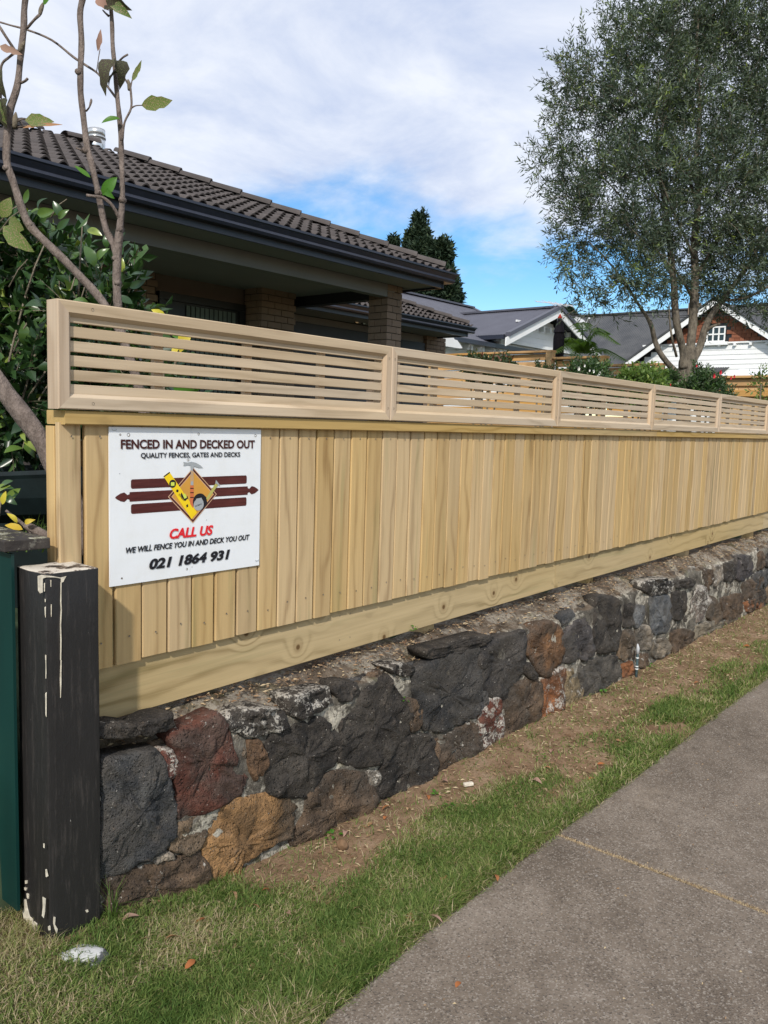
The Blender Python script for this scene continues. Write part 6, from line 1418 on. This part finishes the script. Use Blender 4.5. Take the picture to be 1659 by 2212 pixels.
# lower leaves of a young plant just behind the first screen
def Hh(x, y, d): return atD(82.3+x*.248, 630.9+y*.248, d)
young = thing('leafy_shoot', 'yellow green leafy shoot poking above the first slatted screen', 'plant', tuple(Hh(1060, 400, 2.75)))
mb = MB(); s_ = spline([Hh(1100, 900, 2.75), Hh(1080, 500, 2.75), Hh(1040, 180, 2.75)], 5); mb.tube(s_, [.004]*len(s_), 6); s_ = spline([Hh(1180, 700, 2.75), Hh(1240, 430, 2.75), Hh(1290, 230, 2.75)], 5); mb.tube(s_, [.004]*len(s_), 6); mb.build('stem', M['twig'], young)
for i, (p0, p1) in enumerate((((1110, 210), (990, 150)), ((1000, 200), (1120, 240)), ((1200, 260), (1298, 228)), ((1300, 300), (1240, 520)), ((1330, 390), (1170, 380)), ((1080, 330), (1020, 480)), ((1230, 440), (1170, 560)), ((1180, 840), (1400, 850)), ((1290, 860), (1420, 760)))):
    hang(p0, p1, 'greenleaf' if i % 3 else 'yellow', .45, .25, .15, .05, 40+i, rnd.uniform(-.5, .5), 2.75, young, fn=Hh)
# ---- camellia bush at the left
CD = 3.9
cam_b = thing('camellia_bush', 'glossy dark green camellia bush filling the left edge behind the fence', 'bush', tuple(atD(40, 1000, CD)))
CB = [(10, 520, 70, 60), (70, 530, 50, 45), (60, 600, 90, 70), (150, 585, 60, 45), (230, 620, 50, 35), (10, 720, 110, 90), (120, 700, 90, 80), (200, 680, 70, 60), (60, 830, 100, 80), (270, 620, 30, 40), (30, 920, 90, 60), (150, 820, 90, 90), (-60, 620, 90, 100), (-60, 850, 90, 120), (245, 760, 70, 80), (330, 850, 50, 40)]
k_ = CD/1790
blobs = [(np.array(atD(x, y, CD+rnd.uniform(-.1, .35))), np.array([r*k_, r*k_*.9, rv*k_])) for x, y, r, rv in CB]
P_, D, Ln, W, tt, tw = sprigs(blobs, 760, 7, .16, .085, .040, .3, .7, .6)
k2 = P_[:, 2] < 2.42; P_, D, Ln, W, tt = P_[k2], D[k2], Ln[k2], W[k2], tt[k2]; tw = [q for q in tw if q[2][2] < 2.42]
leaf_cloud('foliage', P_, D, Ln, W, np.clip(tt-.05, 0, 1), M['camellia'], cam_b, loc=tuple(cam_b.location), fold=.25); twig_mesh('twigs', tw, .003, M['twig'], cam_b)
lm = [leafmesh(M['camellia_o'], 1, wf, fo, cu, seed=50+i) for i, (wf, fo, cu) in enumerate(((.46, .25, .12), (.5, .35, .2), (.42, .15, .05), (.48, .45, .25), (.44, .3, -.1), (.5, .2, .3)))]
base = Vector(cam_b.location); bb = [(b_[0]-np.array(ray(200, 700)/np.linalg.norm(ray(200, 700)))*.18, b_[1]) for b_ in blobs]
P_, D, Ln, W, tt, tw2 = sprigs(bb, 42, 7, .17, .09, .04, .3, .5, .6)
tw2 = [q for q in tw2 if q[2][2] < 2.44]
for i in range(len(P_)):
    if P_[i][2] > 2.44: continue
    put('leaf', lm[i % 6], Vector(P_[i])-base, cam_b, orient(Vector(D[i]), Vector((rnd.uniform(-.9, .1), rnd.uniform(-.8, 0), 1)), rnd.uniform(-.5, .5)), [Ln[i]]*3)
twig_mesh('twigs', tw2, .0032, M['twig'], cam_b)
def cl(p0, p1, r=3, d=3.75):
    a = atD(*p0, d); b = atD(*p1, d); mid = a.lerp(b, .5)+Vector((0, 0, .015)); mb = MB(); mb.tube([a, mid, b], [r*k_, r*k_*.8, r*k_*.6], 6); mb.build('stem', M['twig'], cam_b, True)
for a_, b_, r in (((0, 870), (55, 640), 3), ((55, 640), (100, 520), 2.2), ((40, 900), (90, 720), 3), ((60, 860), (150, 740), 2.4), ((150, 740), (190, 600), 2), ((110, 470), (145, 430), 1.6), ((0, 480), (50, 440), 2), ((0, 500), (45, 455), 1.8), ((170, 640), (178, 490), 2.2), ((30, 760), (70, 680), 2), ((70, 900), (105, 830), 2.4), ((140, 690), (165, 590), 2), ((20, 620), (60, 560), 1.6)): cl(a_, b_, r)
for i, (p0, p1) in enumerate((((410, 1425), (350, 1315)), ((245, 1400), (345, 1375)), ((375, 1500), (450, 1430)), ((385, 1430), (440, 1370)), ((160, 1330), (190, 1240)), ((620, 1740), (560, 1600)), ((850, 1800), (935, 1780)), ((790, 1780), (800, 1690)), ((850, 1880), (945, 1835)), ((640, 1700), (700, 1620)), ((780, 1930), (865, 1990)), ((700, 1620), (690, 1530)), ((570, 1500), (660, 1530)), ((800, 1620), (840, 1575)))):
    a = G(*p0, 3.72); b = G(*p1, 3.70); L_ = (b-a).length; put('leaf', lm[i % 6], a-base, cam_b, orient(b-a, Vector((-.75, -.62, .35)), rnd.uniform(-.6, .6)), [L_*1.05]*3)
# old bough at lower left and broken branch by the cap board
ob = thing('leaning_bough', 'thick brown leaning tree bough running down behind the fence end', 'branch', tuple(atD(105, 990, 3.0)))
s_ = spline([(*atD(x, y, 3.0), r/1790*3.0) for x, y, r in ((-40, 770, 17), (0, 830, 19), (45, 890, 20), (85, 945, 20), (115, 1000, 21), (160, 1090, 22), (180, 1200, 22))], 5); mb = MB(); mb.tube([q[:3] for q in s_], [q[3] for q in s_], 12, jit=.15); mb.build('bough', M['magbark'], ob, True)
def Z5(x, y, d): return atD(x*.1323, 960.1+y*.1323, d)
bb2 = thing('broken_branch', 'broken stub of brown branch lying behind the cap board', 'branch', tuple(Z5(600, 1400, 2.75)))
s_ = spline([(*Z5(x, y, 2.75), r*.1323/1790*2.75) for x, y, r in ((400, 1330, 40), (480, 1345, 62), (600, 1410, 70), (760, 1500, 75), (900, 1580, 75))], 4); mb = MB(); mb.tube([q[:3] for q in s_], [q[3] for q in s_], 10, jit=.2)
s2_ = spline([(*Z5(x, y, 2.8), r*.1323/1790*2.8) for x, y, r in ((100, 1080, 22), (250, 1200, 28), (400, 1320, 30), (560, 1500, 40), (700, 1620, 45))], 4); mb.tube([q[:3] for q in s2_], [q[3] for q in s2_], 8, jit=.2); mb.build('bough', M['magbark'], bb2, True)
def lone(name, label, p0, p1, mat, wf, fold, curl, d, roll=0, seed=0, fn=Z5, group=None, cat='leaf'):
    a = fn(*p0, d); b = fn(*p1, d-.01); L_ = (b-a).length; me = leafmesh(M[mat], 1, wf, fold, curl, jag=.05, seed=seed)
    o = put(name, me, a, None, orient(b-a, Vector((-.6, -.5, .6)), roll), [L_]*3); return tag(o, label, cat, group)
lone('yellow_leaf', 'upright pointed yellow leaf on a twig at the left edge', (40, 980), (92, 765), 'yellow', .42, .2, .1, 2.75, .2, 1)
lone('yellow_leaf', 'folded yellow green leaf arching above the orange yellow one', (285, 1280), (130, 1110), 'yellow', .38, .4, .3, 2.72, .3, 2)
lone('yellow_leaf', 'orange yellow leaf lying flat beside the cap board', (375, 1390), (80, 1300), 'yellow', .42, .2, .15, 2.7, .1, 3)
lone('yellow_leaf', 'small curled yellow leaf on a stalk nearest the fence end', (410, 1290), (545, 1225), 'yellow', .5, .3, .35, 2.72, .4, 4)
wt = thing('low_evergreen_plant', 'dark green leafy plant at the left edge under the metal trough', 'plant', tuple(Z5(60, 900, 2.9)))
for i, (p0, p1) in enumerate((((0, 700), (195, 580)), ((-40, 760), (140, 660)), ((100, 900), (330, 720)), ((60, 760), (200, 690)), ((110, 800), (320, 800)), ((90, 850), (250, 960)), ((0, 800), (120, 900)))):
    a = Z5(*p0, 2.9); b = Z5(*p1, 2.88); L_ = (b-a).length; put('leaf', lm[i % 6], a-Vector(wt.location), wt, orient(b-a, Vector((-.7, -.5, .5)), rnd.uniform(-.5, .5)), [L_]*3)
mb = MB(); mb.tube([Z5(-20, 1200, 2.9), Z5(20, 900, 2.9), Z5(80, 760, 2.9)], .004, 6); mb.build('stem', M['twig'], wt)
n = 160; c_ = Z5(700, 1300, 3.0); P_ = np.stack([nprng.normal(c_.x, .10, n), nprng.normal(c_.y, .06, n), np.full(n, c_.z-.08)], 1)
tag(put('weeds', blades('weeds', P_, nprng.uniform(.05, .14, n), nprng.uniform(.003, .008, n), np.clip(nprng.normal(.2, .15, n), 0, .6), M['grass'], .5)), 'dark weeds growing in the shade behind the fence end', 'weeds', None, 'stuff')
# dark ground cover behind so that the gaps stay closed
cov = [(np.array(atD(x, y, 5.2)), np.array([.5, .35, .4])) for x, y in ((0, 700), (90, 740), (180, 800), (0, 820), (90, 900), (0, 960), (100, 1000), (250, 860), (60, 640))]
hb_ = thing('rear_hedge', 'deep shaded hedge behind the camellia at the left', 'hedge', tuple(atD(80, 900, 5.2)))
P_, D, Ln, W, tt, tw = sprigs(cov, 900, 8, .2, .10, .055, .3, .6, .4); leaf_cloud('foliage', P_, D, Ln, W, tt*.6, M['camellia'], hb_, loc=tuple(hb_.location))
bed = thing('retaining_board', 'dark timber retaining board behind the garden trough', 'board', tuple(atD(40, 1060, 4.2)))
A = atD(-250, 1010, 4.3); B = atD(230, 1010, 4.0); mb = MB(); mb.add([A, B, Vector((B.x, B.y, .3)), Vector((A.x, A.y, .3))]+[v_+Vector((.1, .2, 0)) for v_ in (A, B, Vector((B.x, B.y, .3)), Vector((A.x, A.y, .3)))], [(0, 1, 2, 3), (7, 6, 5, 4), (0, 4, 5, 1), (1, 5, 6, 2), (2, 6, 7, 3), (3, 7, 4, 0)]); mb.build('board', M['hoop'], bed)
# ------------------------------------------------------------------ small things on the ground
rk = onZ(180, 2078, .075)
me = bpy.data.meshes.new('rock'); bm = bmesh.new(); bmesh.ops.create_icosphere(bm, subdivisions=4, radius=1)
for v in bm.verts:
    q = v.co.copy(); d_ = 1+.16*noise.noise(q*1.5)+.06*noise.noise(q*4); v.co = Vector((q.x*.078*d_, q.y*.045*d_, q.z*.030*d_))
bm.to_mesh(me); bm.free()
t_r = NT('whitewashed_rock', .85, .2); vv_ = t_r.vec(rand=False); nn = t_r.noise(vv_, 40, 5, .7); geo = t_r.n.new('ShaderNodeNewGeometry'); s3 = t_r.n.new('ShaderNodeSeparateXYZ'); t_r.l.new(geo.outputs['Normal'], s3.inputs[0])
s4 = t_r.n.new('ShaderNodeSeparateXYZ'); t_r.l.new(vv_, s4.inputs[0])
mk_ = t_r.mr(t_r.math('ADD', t_r.math('ADD', s3.outputs[2], t_r.math('MULTIPLY', s4.outputs[0], -9.)), t_r.math('MULTIPLY', nn, 1.0)), .92, 1.0); t_r.col(t_r.mix(mk_, (.085, .087, .092), (.46, .46, .45))); t_r.bump(nn, .6, .004); me.materials.append(t_r.m); me.polygons.foreach_set('use_smooth', [True]*len(me.polygons))
tag(put('rock', me, (rk.x, rk.y, rk.z+.008), None, (0, 0, -.80)), 'grey stone with a white painted top lying in the grass below the black post', 'rock')
def ground_leaf(x, y, L_, mat, label, group=None, wf=.5, curl=.25, roll=0, az=None, seed=0, z=None, tilt=.2):
    q = onZ(x, y, 0); zz_ = gz(q.x, q.y) if q.y > edge_y(q.x) else .008
    q = onZ(x, y, zz_); a = rnd.uniform(0, 6.28) if az is None else az
    me = leafmesh(M[mat], 1, wf, .35, curl, jag=.12, seed=seed+300)
    o = put('fallen_leaf', me, (q.x, q.y, zz_+.006+L_*.08), None, orient(Vector((math.cos(a), math.sin(a), tilt)), Vector((0, 0, 1)), roll), [L_]*3); return tag(o, label, 'leaf', group)
GL = [(1797/1.0*.0+985, 2140, .030, 'orange', 'orange leaf lying alone on the footpath at the bottom', None), (262, 2000, .050, 'deadpink', 'pinkish brown dead leaf standing against the grass right of the black post', None), (20, 2080, .055, 'deadpink', 'crumpled pink and cream leaf at the lower left edge', None),
      (585, 1928, .032, 'orange', 'rust orange curled leaf in the grass left of the brown tuft', None), (1082, 1848, .028, 'orange', 'pale orange leaf in the grass beside the path joint end', None), (826, 1755, .040, 'orange', 'upright orange leaf under the wall beside the green weed', None),
      (955, 1690, .045, 'deadpink', 'big pinkish leaf leaning against the wall foot', None), (920, 1722, .040, 'orange', 'rusty crumpled leaf between the big pinkish leaf and the clover', None), (735, 2108, .034, 'dead', 'pale straw leaf in the grass near the path edge', None), (735, 2092, .020, 'orange', 'small rust leaf above the pale straw leaf', None)]
for i, (x, y, L_, mt2, lb, gp) in enumerate(GL): ground_leaf(x, y, L_, mt2, lb, gp, seed=i, roll=rnd.uniform(-.5, .5), tilt=.5 if i in (1, 5, 6) else .15)
GP = [(497, 1935), (618, 1975), (355, 2040), (300, 2038), (650, 2060), (830, 1775), (795, 1790), (745, 1800), (880, 1755), (1020, 1740), (1150, 1690), (1270, 1690), (875, 1985), (960, 1900), (1075, 1910), (1330, 1602), (1290, 1655), (1190, 1665), (1410, 1560), (1500, 1480), (1560, 1455), (445, 1990), (540, 1960), (400, 2100), (780, 1965), (1450, 1500), (1600, 1420), (930, 1985), (1620, 1400), (1190, 1630)]
for i, (x, y) in enumerate(GP): ground_leaf(x, y, rnd.uniform(.024, .048), rnd.choice(['dead', 'dead', 'orange', 'deadpink']), 'small curled brown dead leaf lying on the grass and soil verge', 'dead leaves on the verge', wf=rnd.uniform(.3, .6), curl=rnd.uniform(.1, .5), seed=i*3, roll=rnd.uniform(-.6, .6))
q = onZ(1012, 1698, .01); mb = MB(); me = rough_box(-.022, .022, -.009, .009, 0, .014, 3, 3, 3, .002, .003, 8); me.materials.append(M['chip']); tag(put('pale_stone_chip', me, (q.x, q.y, .012), None, (0, 0, -.5)), 'small cream oblong stone chip on the bare soil', 'stone chip')
q = onZ(740, 1830, .02); me = bpy.data.meshes.new('c'); bm = bmesh.new(); bmesh.ops.create_icosphere(bm, subdivisions=3, radius=.02)
for v in bm.verts: v.co *= 1+.25*noise.noise(v.co*60)
bm.to_mesh(me); bm.free(); me.materials.append(M['litter']); at = me.attributes.new('tint', 'FLOAT', 'POINT'); at.data.foreach_set('value', [.15]*len(me.vertices)); tag(put('seed_pod', me, (q.x, q.y, .03)), 'round brown seed pod on the soil below the clover at the wall foot', 'seed pod')
# weeds (clover like) along the wall foot and on the wall
WD = [(720, 1808, .022, 'clover weed at the wall foot beside the round seed pod', 0), (970, 1745, .02, 'clover weed under the dark lower stone', 0), (945, 1720, .020, 'clover weed right of the rusty crumpled leaf', 0), (877, 1518, .018, 'tiny green weed growing from the mortar beside the big dark stone', 1), (895, 1365, .022, 'little green weed on top of the wall against the kickboard', 2), (1310, 1500, .03, 'green weed patch right of the lower dark stone', 0), (1170, 1640, .018, 'small clover weed at the middle of the verge', 0), (1395, 1440, .022, 'small weed beside the thin pipe', 0)]
for i, (x, y, s_, lb, where) in enumerate(WD):
    p = onZ(x, y, .012) if where == 0 else (onY(x, y, WY-.02) if where == 1 else onY(x, y, PY-.0))
    if where == 0 and p.y > 1.97: p.y = 1.965
    t = thing('weed', lb, 'weed', tuple(p))
    for k in range(9 if where == 0 else 6):
        a = rnd.uniform(0, 6.28); r = s_*rnd.uniform(.2, 1.6 if where == 0 else .6); me = leafmesh(M['greenleaf'], 1, .7, .2, .2, seed=k)
        put('leaf', me, (r*math.cos(a), r*math.sin(a)*.6, s_*rnd.uniform(.2, 1.)), t, (rnd.uniform(-.4, .4), rnd.uniform(-.6, 0), a), [s_*rnd.uniform(.6, 1.)]*3)
# thin pipe against the wall
pb = onY(1374, 1472, WY-.05); pt = onY(1372, 1398, WY-.05); pp = thing('stand_pipe', 'short thin weathered pipe with white bands standing against the stone wall', 'pipe', (pb.x, WY-.05, 0))
mb = MB(); mb.tube([(pb.x, WY-.05, -.03), (pb.x, WY-.05, pt.z-.03), (pb.x, WY-.05, pt.z-.015)], [.0085, .0085, .006], 10); mb.build('tube', M['copper'], pp, True)
mb = MB(); mb.tube([(pb.x, WY-.05, pt.z-.05), (pb.x, WY-.05, pt.z-.014), (pb.x-.002, WY-.047, pt.z+.012)], [.0105, .0105, .003], 8); mb.build('joint', M['dish'], pp, True)
H_ = pt.z
for f_ in (.28, .36, .62):
    mb = MB(); mb.tube([(pb.x, WY-.05, H_*f_), (pb.x, WY-.05, H_*f_+.006)], .0098, 10); mb.build('band', M['whitep'], pp)
